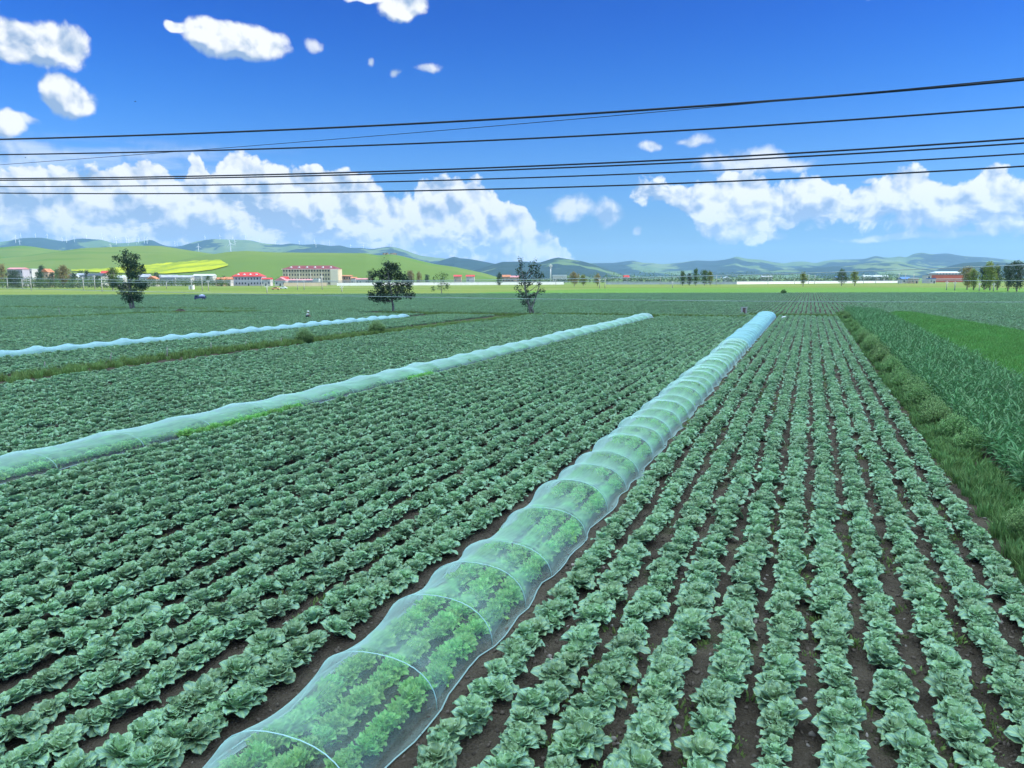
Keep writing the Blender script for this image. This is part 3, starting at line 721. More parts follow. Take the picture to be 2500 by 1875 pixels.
# ------------------------------------------------------------------ stakes and posts
def stake(x, yb, yt, lean, label):
    p = G(x, yb); D = p@HF; top = P(x+lean, yt, D); root = empty('fence_stake', p)
    MB().tube([(0, 0, -.1), ((top-p)*.5+np.array([.01, 0, 0])).tolist(), (top-p).tolist()], [.045, .04, .032], 6).build('stake', M_wood, root, smooth=True)
    MB().tube([(top-p)*.86+np.array([-.05, 0, 0]), (top-p)*.86+np.array([.05, 0, 0])], .012, 4).build('wire_tie', M_wire, root)
    tag(root, label, 'stake', 'wooden stakes on the grassy balk')
sl = [(109, 902, 883, 0, 'short thin stake on the near grassy balk, closest to the frame corner'), (267, 891, 861, 5, 'leaning stake on the balk, next after the shortest one'), (408, 875, 847, 0, 'thickest upright stake on the grassy balk'),
      (515, 862, 836, 0, 'slim upright stake midway along the grassy balk'), (600, 850, 834, 0, 'small upright stake past the midway one on the balk'), (686, 842, 825, 1, 'stake beside the first bushy tuft on the balk'),
      (831, 822, 810, 0, 'farthest stake on the balk, near the brown heap'), (148, 775, 751, -5, 'tall stake leaning alone in the far cabbage field'), (349, 765, 751, 0, 'small stake near the foot of the leaning tree')]
for s_ in sl: stake(*s_)
p = G(1816, 767); root = empty('concrete_marker_post', p, YAW)
MB().box((-.42, -.12, 0), (-.22, .12, .95)).build('upright', M_conc, root); MB().box((.22, -.12, 0), (.42, .12, .95)).build('upright', M_conc, root)
MB().box((-.5, -.15, .95), (.5, .15, 1.1)).build('cap', M_conc, root); MB().box((-.22, -.06, 0), (.22, .06, .948)).build('panel', pmat('rusty_panel', (.22, .13, .12), .8, .2, .3, 3), root)
tag(root, 'small grey concrete marker post at the far end of the near cabbages', 'post')
def heap(x, yb, w, h, label, mat, name='dirt_heap', cat='heap'):
    p = G(x, yb); r = random.Random(int(x)); n, m_ = 8, 18; A = np.zeros((n+1, m_+1, 3))
    for i in range(n+1):
        for j in range(m_+1):
            q = i/n; a_ = 2*math.pi*(j % m_)/m_; R_ = w*q*(1+.18*math.sin(3*a_+x)+.1*math.sin(7*a_))
            A[i, j] = (R_*math.cos(a_), R_*.6*math.sin(a_), h*(1-q**1.8)*(1+.2*math.sin(5*a_+q*6))-.01)
    o = MB().grid(A).build(name, mat, None, True); o.location = p.tolist(); tag(o, label, cat)
M_dirt = pmat('heap_earth', (.10, .08, .065), .95, .1, .5, 4.0, bump=.5)
heap(441, 763, 1.6, .55, 'dark brown earth heap on the balk near the leaning tree', M_dirt)
heap(1006, 806, .45, .5, 'small reddish brown heap on the grassy balk before the middle tunnel', M_dirt)
o = MB(); A = np.zeros((7, 13, 3))
for i in range(7):
    for j in range(13):
        t_ = math.pi*i/6; a_ = 2*math.pi*(j % 12)/12; A[i, j] = (.34*math.sin(t_)*math.cos(a_)*(1+.1*math.sin(3*a_)), .22*math.sin(t_)*math.sin(a_), .2+.18*math.cos(t_)+.02*math.sin(4*a_))
o = o.grid(A).build('plastic_sack', M_white, None, True); o.location = G(1914, 779).tolist(); tag(o, 'white plastic sack lying at the end of the cabbage rows', 'sack')

# ------------------------------------------------------------------ trees
def crown_tree(name, x, yb, lobes, mat, label, cat='tree', group=None, leaf=.17, dens=1.0, trunk_px=4.0, stems=1, seed=1, D=None, limbs=True, gate=.0):
    p = G(x, yb) if D is None else at(x, D)
    D = p@HF; mpp = D/F*1.0; root = empty(name, p); r = random.Random(seed); rgn = np.random.RandomState(seed)
    cs = []
    for (lx, ly, rx, ry) in lobes:
        c = P(lx, ly, D)-p; dpt = r.uniform(-.9, .9)*rx*mpp
        cs.append((c+HF*dpt, rx*mpp, ry*mpp))
    low = min(c[2]-0 for c, _, _ in cs)
    hmin = max(.3, low*0.55)
    b = MB(); tr = trunk_px*mpp*.5
    topc = max(cs, key=lambda q: q[0][2])[0]
    for st in range(stems):
        off = np.array([r.uniform(-1, 1), r.uniform(-1, 1), 0])*tr*1.3*(stems > 1)
        tgt = topc if st == 0 else r.choice(cs)[0]
        mid = np.array([0, 0, hmin])+off*1.6
        m2 = (mid+tgt)/2+np.array([r.uniform(-.2, .2), r.uniform(-.2, .2), 0])
        b.tube([off+np.array([0, 0, -.2]), off+np.array([0, 0, .15]), mid, m2, tgt], [tr*1.5, tr*1.1, tr*.85, tr*.5, tr*.12], 7)
    stemtop = topc
    if limbs:
        for c, rx, ry in cs:
            f = min(.9, max(.1, (c[2]-hmin)/(stemtop[2]-hmin+.01)*.7)); s0 = np.array([0, 0, hmin])*(1-f)+stemtop*f
            mid = (s0+c)/2+np.array([0, 0, -.15*ry])
            b.tube([s0, mid, c], [tr*.42*(1-f*.6), tr*.26, tr*.08], 5)
            for _ in range(3):
                e = c+np.array([r.uniform(-1, 1)*rx, r.uniform(-1, 1)*rx, r.uniform(-.3, 1)*ry])*.8
                b.tube([mid*.3+c*.7, e], [tr*.10, tr*.03], 4)
    b.build('trunk', M_bark, root, smooth=True)
    V_ = []; Fq = []; ag = []
    for c, rx, ry in cs:
        nc = max(6, int(dens*26*(rx*ry)/(leaf*leaf*14)))
        for _ in range(nc):
            u = rgn.normal(0, 1, 3); u /= np.linalg.norm(u); q = rgn.rand()**.38
            cc = c+np.array([u[0]*rx, u[1]*rx, u[2]*ry])*q*1.02
            outer = rgn.rand()
            m_ = rgn.randint(5, 10); sp = leaf*1.5
            base = rgn.normal(0, .8, 3)+np.array([0, 0, .4])
            for k in range(m_):
                o_ = cc+rgn.normal(0, sp*.5, 3)
                nrm = base+rgn.normal(0, .7, 3); nrm /= np.linalg.norm(nrm)
                a_ = np.cross(nrm, rgn.normal(0, 1, 3)); a_ /= (np.linalg.norm(a_)+1e-6); b2 = np.cross(nrm, a_)
                l = leaf*rgn.uniform(.6, 1.25); i0 = len(V_)
                V_ += [o_-a_*l*.5, o_+b2*l*.34, o_+a_*l*.5, o_-b2*l*.34]; Fq.append((i0, i0+1, i0+2, i0+3)); ag += [outer]*4
    MB().add(V_, Fq, ag).build('crown', mat, root, attr=True)
    return tag(root, label, cat, group)
def zl(lst, s, ox, oy): return [(a/s+ox, b/s+oy, c/s, d/s) for a, b, c, d in lst]
T1 = zl([(590, 245, 60, 70), (575, 330, 75, 60), (430, 365, 80, 40), (800, 320, 75, 60), (870, 350, 60, 60), (500, 430, 90, 60), (620, 450, 110, 80), (780, 460, 120, 90), (700, 560, 120, 90), (860, 580, 150, 110), (990, 640, 60, 80), (820, 700, 170, 100), (780, 790, 120, 70), (560, 570, 60, 50),
         (330, 960, 90, 70), (440, 1020, 130, 80), (620, 980, 110, 90), (860, 960, 150, 100), (980, 1010, 120, 100), (1080, 1000, 60, 70), (600, 1130, 120, 60), (900, 1130, 150, 80), (680, 1240, 140, 80), (690, 1320, 90, 60), (900, 1240, 120, 70), (860, 1320, 70, 50)], 9.22, 240, 590)
crown_tree('poplar_tree', 325, 756, T1, M_treeD, 'ragged dark poplar leaning at its top, standing before the yellow rape field', leaf=.27, dens=2.6, trunk_px=7, stems=2, seed=2)
T2 = zl([(700, 290, 55, 55), (760, 330, 80, 80), (860, 330, 60, 70), (930, 350, 40, 70), (760, 430, 140, 90), (930, 460, 100, 100), (620, 450, 60, 60), (560, 520, 90, 80), (460, 500, 60, 80), (430, 590, 60, 50), (700, 560, 160, 80), (920, 570, 140, 70), (1060, 560, 80, 70), (1150, 620, 60, 40),
         (520, 720, 110, 80), (690, 760, 130, 90), (950, 740, 130, 80), (1130, 720, 100, 80), (1180, 780, 60, 50), (600, 860, 140, 80), (880, 860, 150, 80), (1080, 840, 100, 60), (400, 900, 70, 50), (450, 960, 120, 60), (650, 970, 150, 80), (920, 980, 140, 60), (1130, 950, 140, 55), (1240, 930, 60, 40), (520, 1040, 110, 50), (680, 1050, 90, 45), (380, 1010, 60, 30)], 8.508, 860, 610)
crown_tree('poplar_tree', 960, 765, T2, M_treeD, 'dense dark rounded tree beside the far white wall, right of the hotel', leaf=.27, dens=2.9, trunk_px=6.5, seed=3)
T3 = zl([(430, 120, 35, 45), (440, 190, 45, 50), (650, 120, 40, 50), (680, 190, 45, 60), (590, 180, 25, 40), (440, 260, 55, 45), (480, 300, 50, 50), (610, 270, 50, 50), (690, 280, 55, 50), (760, 310, 40, 35), (420, 350, 60, 40), (500, 380, 70, 50), (640, 360, 60, 45), (730, 350, 45, 35), (560, 440, 60, 40), (700, 460, 35, 40), (440, 450, 45, 35),
         (390, 530, 45, 45), (430, 590, 60, 45), (520, 560, 45, 35), (470, 650, 90, 45), (580, 650, 80, 45), (500, 730, 100, 45), (590, 730, 60, 40), (650, 600, 50, 35), (770, 540, 45, 25), (700, 560, 35, 30), (590, 840, 50, 50)], 6.144, 1200, 620)
crown_tree('poplar_tree', 1296, 768, T3, M_treeD, 'thin twin-topped tree with gaps in its crown, between white wall and balk', leaf=.27, dens=1.25, trunk_px=6, stems=3, seed=4)
T4 = zl([(1830, 510, 90, 40), (1740, 560, 60, 50), (1920, 560, 80, 60), (1860, 620, 110, 60), (1700, 640, 60, 40), (1930, 700, 80, 60), (1860, 740, 90, 50), (1740, 790, 90, 25), (1990, 750, 50, 50), (1930, 800, 60, 35), (1670, 820, 40, 20)], 8.508, 860, 610)
crown_tree('elm_tree', 1078, 717, T4, M_treeG, 'small loose olive tree standing alone at the meadow edge by the white wall', leaf=.45, dens=.7, trunk_px=2.4, seed=5)
def auto_tree(name, x, D, yt, w, mat, label, seed, base=.25, leaf=.5, group=None, dens=.5, shape=.5):
    p = at(x, D); yb = proj(p)[1]; r = random.Random(seed); H = yb-yt; lobes = []
    n = 9; w = w*(1.22 if x > 2300 else 1.08); base = base*.7
    for i in range(n):
        t = base+(1-base)*(i+.5)/n; half = w*math.sin(math.pi*min(1, max(.08, (t-base)/(1-base)*.86+.1)))**.6
        lx = x+r.uniform(-.55, .55)*half; lobes.append((lx, yb-H*t, max(half*.6, .8), H*.13))
        lobes.append((x-(lx-x)*.9, yb-H*(t+.03), max(half*.5, .8), H*.1))
    lobes = [(a, max(b, yt+d), c, d) for a, b, c, d in lobes]
    return crown_tree(name, x, 0, lobes, mat, label, 'tree', group, leaf, dens, max(1.1, H*.05), 1, seed, D=D, limbs=H > 25)
far_trees = [
 # x, D, ytop, halfwidth, material, label
 (1667, 560, 661, 10, 'G', 'first of five roadside trees, pointed, nearest the twin pale bushes', .2), (1683, 560, 667, 7, 'D', 'smallest darkest of the five roadside trees by the grey wall', .2), (1699, 555, 655, 10, 'G', 'tallest middle tree of the five by the grey wall', .2),
 (1720, 560, 659, 12, 'G', 'broad fourth tree of the five by the grey wall', .25), (1734, 565, 661, 8, 'Y', 'yellowish last tree of the five by the grey wall', .25),
 (1961, 480, 664, 9, 'Y', 'lone olive-yellow tree above the far cabbage rows', .3), (2055, 520, 657, 13, 'G', 'broader tree of the pair before the long white wall', .25), (2087, 510, 661, 10, 'Y', 'smaller yellow-green tree of the pair before the long white wall', .3),
 (2362, 340, 649, 16, 'T', 'pale feathery tree touching the red factory', .25), (2378, 325, 655, 12, 'Y', 'yellow-green tree just past the red factory', .25), (2404, 330, 650, 14, 'D', 'dark tree behind the sunlit yellow-green pair', .15), (2418, 318, 638, 17, 'Y', 'tall sunlit yellow-green tree with three trunks', .2),
 (2436, 322, 645, 11, 'G', 'dark green tree leaning on the tall sunlit one', .2), (2462, 300, 645, 14, 'D', 'dark spreading tree between the sunlit tree and the bare one', .2), (2484, 292, 636, 20, 'D', 'large grey-green tree with bare pale branches at the frame edge', .2),
 (1402, 520, 664, 14, 'T', 'tan half-bare tree, broader of the pale pair by the cell mast', .3), (1424, 540, 671, 11, 'Y', 'yellowish low tree between the two tan trees', .3), (1459, 530, 668, 10, 'T', 'narrow orange-tan tree next to the grey wall end', .3),
 (1219, 640, 664, 9, 'D', 'dark bush-like tree by the small red roofs', .0), (903, 660, 659, 9, 'G', 'grey-green tree peeping behind the dense dark tree', .1), (1002, 700, 660, 12, 'T', 'yellow-brown tree just past the dense dark tree', .1), (1022, 700, 664, 8, 'T', 'second yellow-brown tree past the dense dark tree', .1), (1042, 690, 670, 8, 'D', 'dark low tree beside the small olive tree', .0),
 (6, 620, 644, 12, 'T', 'tan tree cut by the frame edge near the village', .2), (36, 560, 659, 20, 'D', 'dark dome-shaped tree before the pink-roofed house', .12), (24, 600, 672, 9, 'D', 'small dark tree left of the dome-shaped one', .1),
 (98, 600, 662, 13, 'D', 'dark tree before the tan gable', .12), (101, 680, 647, 12, 'D', 'sparse tall tree behind the tan gable', .3), (127, 590, 664, 11, 'D', 'dark round tree between tan gable and big tan tree', .1), (138, 690, 658, 10, 'G', 'greyish tree behind the dark round one', .2), (155, 570, 647, 17, 'T', 'largest tan tree in the village row', .25),
 (180, 640, 665, 12, 'D', 'dark tree beside the largest tan tree', .15), (196, 690, 660, 9, 'G', 'green-grey tree over the village roofs', .2), (212, 680, 659, 8, 'D', 'dark tree over the grey-white house', .2), (238, 600, 672, 12, 'D', 'low dark tree among the village poles', .1),
 (275, 400, 653, 20, 'G', 'olive tree behind the leaning dark poplar', .2), (92, 590, 680, 8, 'D', 'low dark shrub-like tree below the tan gable', .05), (382, 690, 664, 9, 'D', 'dark round tree among grey roofs past the poplar', .05), (547, 690, 674, 7, 'D', 'small dark tree beside the red-roofed guesthouse', .05), (508, 690, 672, 6, 'G', 'small tree before the long pale shed', .05)]
KM = {'G': M_treeG, 'D': M_treeD, 'Y': M_treeY, 'T': M_treeT}
KN = {'G': 'broadleaf_tree', 'D': 'broadleaf_tree', 'Y': 'birch_tree', 'T': 'willow_tree'}
for i, (x, D, yt, w, k_, lb, bs_) in enumerate(far_trees):
    auto_tree(KN[k_], x, D, yt, w, KM[k_], lb, 100+i, bs_, leaf=max(.4, D/F*1.7), group='scattered trees around the meadow and village', dens=1.2)
# a bush on the border of the far cabbages
def small_bush(x, y, s, label):
    o = bpy.data.objects.new('shrub', bush_m[1]); C.objects.link(o); o.location = G(x, y).tolist(); o.scale = (s, s, s*.9); tag(o, label, 'shrub')
small_bush(1913, 717, 2.2, 'small dark shrub on the border between far cabbages and meadow')
small_bush(750+170, 815, 1.9, 'bushiest shrub on the grassy balk beside a stake')
small_bush(745, 838, 1.8, 'low spreading shrub on the grassy balk')

# distant tree belt: one mass
def belt(name, x0, x1, D0, D1, ylo, yhi, n, mats, label, seed):
    r = random.Random(seed); rgn = np.random.RandomState(seed)
    V_ = []; Fq = []; ag = []
    for i in range(n):
        x = x0+(x1-x0)*r.random(); D = r.uniform(D0, D1); p = at(x, D); top = P(x, r.uniform(ylo, yhi), D)[2]
        if top < 1.5: top = 1.5
        wd = top*r.uniform(.3, .6)
        for k in range(26):
            u = rgn.normal(0, 1, 3); u /= np.linalg.norm(u); q = rgn.rand()**.4
            c = p+np.array([u[0]*wd*q, u[1]*wd*q, top*.52+u[2]*top*.46*q]); l = D/F*2.0
            nr = rgn.normal(0, 1, 3); nr /= np.linalg.norm(nr); a_ = np.cross(nr, [0, 0, 1.0]); a_ /= np.linalg.norm(a_)+1e-6; b_ = np.cross(nr, a_)
            i0 = len(V_); V_ += [c-a_*l*.5, c+b_*l*.4, c+a_*l*.5, c-b_*l*.4]; Fq.append((i0, i0+1, i0+2, i0+3)); ag += [rgn.rand()]*4
    o = MB().add(V_, Fq, ag).build(name, mats, None, attr=True); return tag(o, label, 'trees', kind='stuff')
belt('tree_belt', 1225, 2240, 820, 1000, 674, 684, 520, M_treeD, 'dark distant tree belt behind the long white wall', 31)
belt('tree_belt', 1380, 2200, 1000, 1250, 660, 674, 260, M_treeG, 'taller grey-green distant trees beyond the belt', 32)
belt('tree_belt', -40, 900, 760, 900, 672, 686, 300, M_treeG, 'scrubby trees among the village houses', 33)
belt('tree_belt', -40, 300, 560, 640, 671, 683, 430, M_treeG, 'low mixed scrub and garden trees before the village houses', 35)
belt('tree_belt', 330, 560, 600, 650, 676, 686, 300, M_treeG, 'garden shrubs before the grey-roofed houses', 36)
belt('roadside_hedge', -60, 275, 470, 500, 690, 694, 160, M_treeD, 'low dark hedge between village trees and meadow', 34)

# ------------------------------------------------------------------ hills
def interp(prof, n, seed, rough):
    xs = np.array([p[0] for p in prof], float); ys = np.array([p[1] for p in prof], float)
    x = np.linspace(xs[0], xs[-1], n)
    y = np.interp(x, xs, ys)
    ker = np.hanning(max(5, int(n/90)*2+3)); ker /= ker.sum(); pad = len(ker)//2
    y = np.convolve(np.pad(y, pad, 'edge'), ker, 'valid')
    return x, y
def vnoise(x, y, seed=0):                    # smooth value noise, arrays
    xi = np.floor(x).astype(int); yi = np.floor(y).astype(int); xf = x-xi; yf = y-yi
    u = xf*xf*(3-2*xf); v = yf*yf*(3-2*yf)
    def h(a, b):
        t = np.sin(a*127.1+b*311.7+seed*74.7)*43758.5453; return t-np.floor(t)
    return (h(xi, yi)*(1-u)+h(xi+1, yi)*u)*(1-v)+(h(xi, yi+1)*(1-u)+h(xi+1, yi+1)*u)*v
HILLS = []
def hill(name, prof, D, wf, wb, mat, seed, rough=.25, n=420, m_=44, spur=1.0):
    x, y = interp(prof, n, seed, rough)
    A = np.zeros((n, m_, 3))
    v = np.linspace(-1, 1, m_)
    for i in range(n):
        top = P(x[i], y[i], D); rad = top-EYE; rad[2] = 0; rad /= np.linalg.norm(rad)
        hgt = max(top[2], 2.0)
        w = np.where(v < 0, wf, wb); dist = v*w
        pf = np.cos(np.clip(np.abs(v), 0, 1)*math.pi/2)**1.35
        base = top[:2]+rad[:2]*dist[:, None]
        nx_ = base[:, 0]/(wf*.42); ny_ = base[:, 1]/(wf*.42)
        nz = vnoise(nx_, ny_, seed)*.6+vnoise(nx_*2.3, ny_*2.3, seed+1)*.3+vnoise(nx_*5, ny_*5, seed+2)*.14
        cut = np.clip(np.abs(v)*3.2, 0, 1)*np.clip((1-np.abs(v))*3, 0, 1)
        zz = hgt*pf*(1-rough*spur*(1-nz)*cut)
        zz += hgt*rough*.25*(vnoise(nx_*9, ny_*9, seed+5)-.5)*cut
        A[i, :, 0] = base[:, 0]; A[i, :, 1] = base[:, 1]; A[i, :, 2] = zz-3*(1-pf)-0.5
    o = MB().grid(A).build(name, mat, None, smooth=True); tag(o, kind='structure')
    me = o.data; HILLS.append((BVHTree.FromPolygons([v_.co.copy() for v_ in me.vertices], [tuple(p_.vertices) for p_ in me.polygons]), o))
    return o
def z34(l, ox): return [(a/3.456+ox, b/3.456+540) for a, b in l]
def hill_mat(name, c1, c2, c3, s1, painted_shade=0.0, band=0.0):
    m = bpy.data.materials.new(name); m.use_nodes = True; T = NT(m.node_tree)
    p = T.n('ShaderNodeNewGeometry').outputs['Position']
    a = T.n('ShaderNodeTexNoise', {'Vector': p, 'Scale': s1, 'Detail': 5.0, 'Roughness': 0.55}).outputs[0]
    c = T.mix(T.ss(a, 0.42, 0.58), c1, c2)
    if band:
        st = T.n('ShaderNodeMapping', {'Vector': p, 'Rotation': (0, 0, -YAW), 'Scale': (0.12, 1.0, 4.0)}).outputs[0]
        w = T.n('ShaderNodeTexNoise', {'Vector': st, 'Scale': s1*3.4, 'Detail': 4.0, 'Roughness': 0.5}).outputs[0]
        c = T.mix(T.m('MULTIPLY', T.ss(w, 0.48, 0.60), band), c, c3)
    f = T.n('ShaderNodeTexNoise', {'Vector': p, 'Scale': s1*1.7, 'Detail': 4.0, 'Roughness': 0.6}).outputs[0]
    if painted_shade: c = T.mix(T.m('MULTIPLY', T.ss(f, 0.46, 0.49), painted_shade), c, (0.012, 0.030, 0.030))  # dark noise patches paint cloud shadows onto the slopes
    bs = T.n('ShaderNodeBsdfPrincipled', {'Base Color': c, 'Roughness': 0.95, 'Specular IOR Level': 0.08})
    T.n('ShaderNodeOutputMaterial', {0: bs.outputs[0]}); return m
M_hg = hill_mat('hill_pasture', (0.105, 0.165, 0.036), (0.135, 0.185, 0.046), (0.080, 0.160, 0.028), 0.0016, 0, .75)
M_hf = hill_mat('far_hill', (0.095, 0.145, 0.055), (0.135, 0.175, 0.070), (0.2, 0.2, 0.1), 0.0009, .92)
M_hd = hill_mat('shaded_hill', (0.018, 0.040, 0.028), (0.03, 0.055, 0.035), (0.2, 0.2, 0.1), 0.0009, .6)  # dark base colour stands for a range lying in shade
hill('hill', z34([(-1200, 270), (-600, 230), (-200, 225), (0, 222), (90, 212), (170, 205), (280, 214), (420, 236), (560, 250), (900, 300), (1200, 360), (1500, 430)], 0), 2500, 900, 700, M_hg, 1, .12, 200)
hill('hill', z34([(-1400, 380), (-600, 345), (0, 312), (200, 292), (400, 264), (700, 226), (1000, 214), (1250, 204), (1350, 206), (1450, 221), (1780, 273), (2000, 300), (2300, 360), (2700, 430)], 0), 1900, 900, 700, M_hg, 2, .14, 300)
hill('hill', [(330, 672), (380, 652), (434, 636), (515, 621), (564, 614), (603, 612), (676, 616), (820, 617), (893, 617.5), (925, 623), (953, 619.5), (980, 624), (1023, 635), (1060, 644), (1110, 651), (1182, 666), (1235, 682)], 1500, 620, 600, M_hg, 3, .13, 320)
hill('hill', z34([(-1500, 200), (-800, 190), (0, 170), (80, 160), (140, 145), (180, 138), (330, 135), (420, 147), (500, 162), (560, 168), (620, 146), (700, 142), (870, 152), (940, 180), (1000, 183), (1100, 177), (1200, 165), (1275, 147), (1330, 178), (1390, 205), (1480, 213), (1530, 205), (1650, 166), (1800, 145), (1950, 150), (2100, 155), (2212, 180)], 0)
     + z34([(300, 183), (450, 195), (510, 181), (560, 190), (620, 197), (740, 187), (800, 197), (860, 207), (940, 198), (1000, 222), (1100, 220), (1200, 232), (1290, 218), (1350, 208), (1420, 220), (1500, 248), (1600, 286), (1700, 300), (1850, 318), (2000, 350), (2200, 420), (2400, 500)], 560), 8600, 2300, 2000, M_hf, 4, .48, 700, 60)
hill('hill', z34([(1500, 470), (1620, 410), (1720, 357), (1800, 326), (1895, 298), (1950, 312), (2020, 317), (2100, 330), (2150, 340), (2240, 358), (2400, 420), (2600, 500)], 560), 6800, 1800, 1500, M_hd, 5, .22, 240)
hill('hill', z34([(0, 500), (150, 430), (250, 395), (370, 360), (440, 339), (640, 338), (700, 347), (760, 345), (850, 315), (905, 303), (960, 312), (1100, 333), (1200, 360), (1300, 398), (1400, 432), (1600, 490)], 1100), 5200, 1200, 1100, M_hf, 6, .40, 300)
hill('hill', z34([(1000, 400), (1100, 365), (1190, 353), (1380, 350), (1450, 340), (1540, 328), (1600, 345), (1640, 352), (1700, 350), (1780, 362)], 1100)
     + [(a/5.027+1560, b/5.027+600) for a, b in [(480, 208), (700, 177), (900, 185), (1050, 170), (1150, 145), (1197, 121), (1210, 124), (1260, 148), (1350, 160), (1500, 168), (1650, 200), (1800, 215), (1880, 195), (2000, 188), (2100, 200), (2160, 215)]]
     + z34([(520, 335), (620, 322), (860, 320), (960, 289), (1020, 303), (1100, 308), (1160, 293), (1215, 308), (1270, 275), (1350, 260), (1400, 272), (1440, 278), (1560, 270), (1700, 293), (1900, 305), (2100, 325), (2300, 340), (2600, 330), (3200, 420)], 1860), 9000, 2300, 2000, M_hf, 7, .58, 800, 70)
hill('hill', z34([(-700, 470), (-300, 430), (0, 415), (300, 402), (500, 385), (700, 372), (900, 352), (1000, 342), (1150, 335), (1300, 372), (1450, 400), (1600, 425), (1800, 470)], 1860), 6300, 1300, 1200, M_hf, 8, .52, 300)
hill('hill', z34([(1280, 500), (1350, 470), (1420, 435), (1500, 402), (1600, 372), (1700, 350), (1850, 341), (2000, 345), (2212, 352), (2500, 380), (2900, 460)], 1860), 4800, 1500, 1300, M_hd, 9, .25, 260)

def hit_hills(x, y):
    d = Vector(ray(x, y)); best = None
    for bv, _ in HILLS:
        h = bv.ray_cast(Vector(EYE), d)
        if h[0] is not None and (best is None or h[3] < best[1]): best = (h[0], h[3])
    return best
# yellow rapeseed laid on the lower slope
def rape():
    top = [(174, 659), (260, 656), (330, 650), (405, 643), (480, 637), (538, 635), (556, 646)]
    bot = [(174, 662), (260, 667), (330, 668), (405, 669), (480, 664), (520, 659), (558, 649)]
    nx_, ny_ = 90, 14; A = np.zeros((nx_, ny_, 3)); xs = np.linspace(174, 557, nx_)
    for i, x in enumerate(xs):
        yt = np.interp(x, [p[0] for p in top], [p[1] for p in top])+.7*math.sin(x*.21)+.4*math.sin(x*.57); yb = np.interp(x, [p[0] for p in bot], [p[1] for p in bot])
        for j in range(ny_):
            y = yt+(yb-yt)*j/(ny_-1); h = hit_hills(x, y)
            while h is None: y -= .5; h = hit_hills(x, y)
            q = np.array(h[0]); q = EYE+(q-EYE)*(1-4.0/np.linalg.norm(q-EYE)); q[2] += .8
            A[i, j] = q
    o = MB().grid(A).build('rapeseed_field', turf_mat('rape_flower', (0.40, 0.42, 0.015), (0.20, 0.26, 0.025), (0.44, 0.44, 0.02), .012, .05), None, True)
    tag(o, 'bright yellow rapeseed field on the lower hill slope', 'rapeseed', kind='stuff')
rape()

# ------------------------------------------------------------------ wind turbines
def turbine_meshes():
    t = MB().tube([(0, 0, -.08), (0, 0, .3), (0, 0, .62)], [.042, .034, .024], 8).mesh('tower', M_white, True)
    n = MB().box((-.018, -.035, .61), (.018, .05, .65)).mesh('nacelle', M_white)
    bl = MB().tube([(0, 0, 0), (0, 0, .06), (0, 0, .2), (0, 0, .37)], [.014, .030, .020, .006], 6).mesh('blade', M_white, True)
    return t, n, bl
tm = turbine_meshes()
tb = [(133, 115, 183), (177, 98, 142), (168, 145, 200), (300, 98, 133), (400, 95, 142), (525, 125, 172), (563, 130, 183), (628, 127, 178), (730, 98, 147), (862, 98, 150), (963, 140, 185), (981, 127, 197), (1068, 130, 172), (1088, 135, 187), (1082, 187, 208), (930, 185, 220), (941, 198, 222), (1155, 178, 200), (1168, 125, 185), (1180, 132, 172),
      (1219, 130, 187), (1242, 130, 190), (1477, 165, 212), (1497, 183, 208), (1585, 172, 192), (1676, 185, 258), (1730, 112, 158), (1857, 108, 143), (1947, 150, 257), (1964, 120, 152), (1983, 150, 203), (2074, 105, 155), (2192, 140, 182)]
tb = [(a/3.456, 540+b/3.456, 540+c/3.456) for a, b, c in tb]+[(560+a/3.456, 540+b/3.456, 540+c/3.456) for a, b, c in [(390, 152, 192), (590, 157, 190), (718, 147, 187), (731, 178, 222), (845, 158, 207), (1024, 190, 222), (1132, 185, 220), (1330, 183, 215), (1360, 167, 208)]]
tb.sort(); r = random.Random(6)
NUM = ['', 'first', 'second', 'third', 'fourth', 'fifth', 'sixth', 'seventh', 'eighth', 'ninth', 'tenth', 'eleventh', 'twelfth', 'thirteenth', 'fourteenth', 'fifteenth', 'sixteenth', 'seventeenth', 'eighteenth', 'nineteenth', 'twentieth', 'twenty-first', 'twenty-second']
for i, (x, yt, yb) in enumerate(tb):
    y = yb; h = hit_hills(x, y)
    while h is None and y < 680: y += .25; h = hit_hills(x, y)
    b = np.array(h[0]); D = b@HF; H = (P(x, yt, D)[2]-b[2])
    root = empty('wind_turbine', b, YAW+r.uniform(-.5, .5)); root.scale = (H, H, H)
    for nm, me in (('tower', tm[0]), ('nacelle', tm[1])):
        o = bpy.data.objects.new(nm, me); C.objects.link(o); o.parent = root
    a0 = r.uniform(-.35, .35)
    for k in range(3):
        o = bpy.data.objects.new('blade', tm[2]); C.objects.link(o); o.parent = root; o.location = (0, -.045, .63); o.rotation_euler = (0, a0+k*2*math.pi/3, 0)
    n = i+1
    lb = f'white wind turbine on the hills, {NUM[n]} from the frame edge' if n <= 22 else f'white wind turbine on the hills, {NUM[len(tb)-i]} back from the last one by the hotel hill'
    if abs(x-563.4) < .6: lb = 'tallest white wind turbine, beside the crest above the rape field'
    if i == len(tb)-1: lb = 'last white wind turbine, above the rocky knoll'
    tag(root, lb, 'wind turbine', 'wind turbines along the hills')

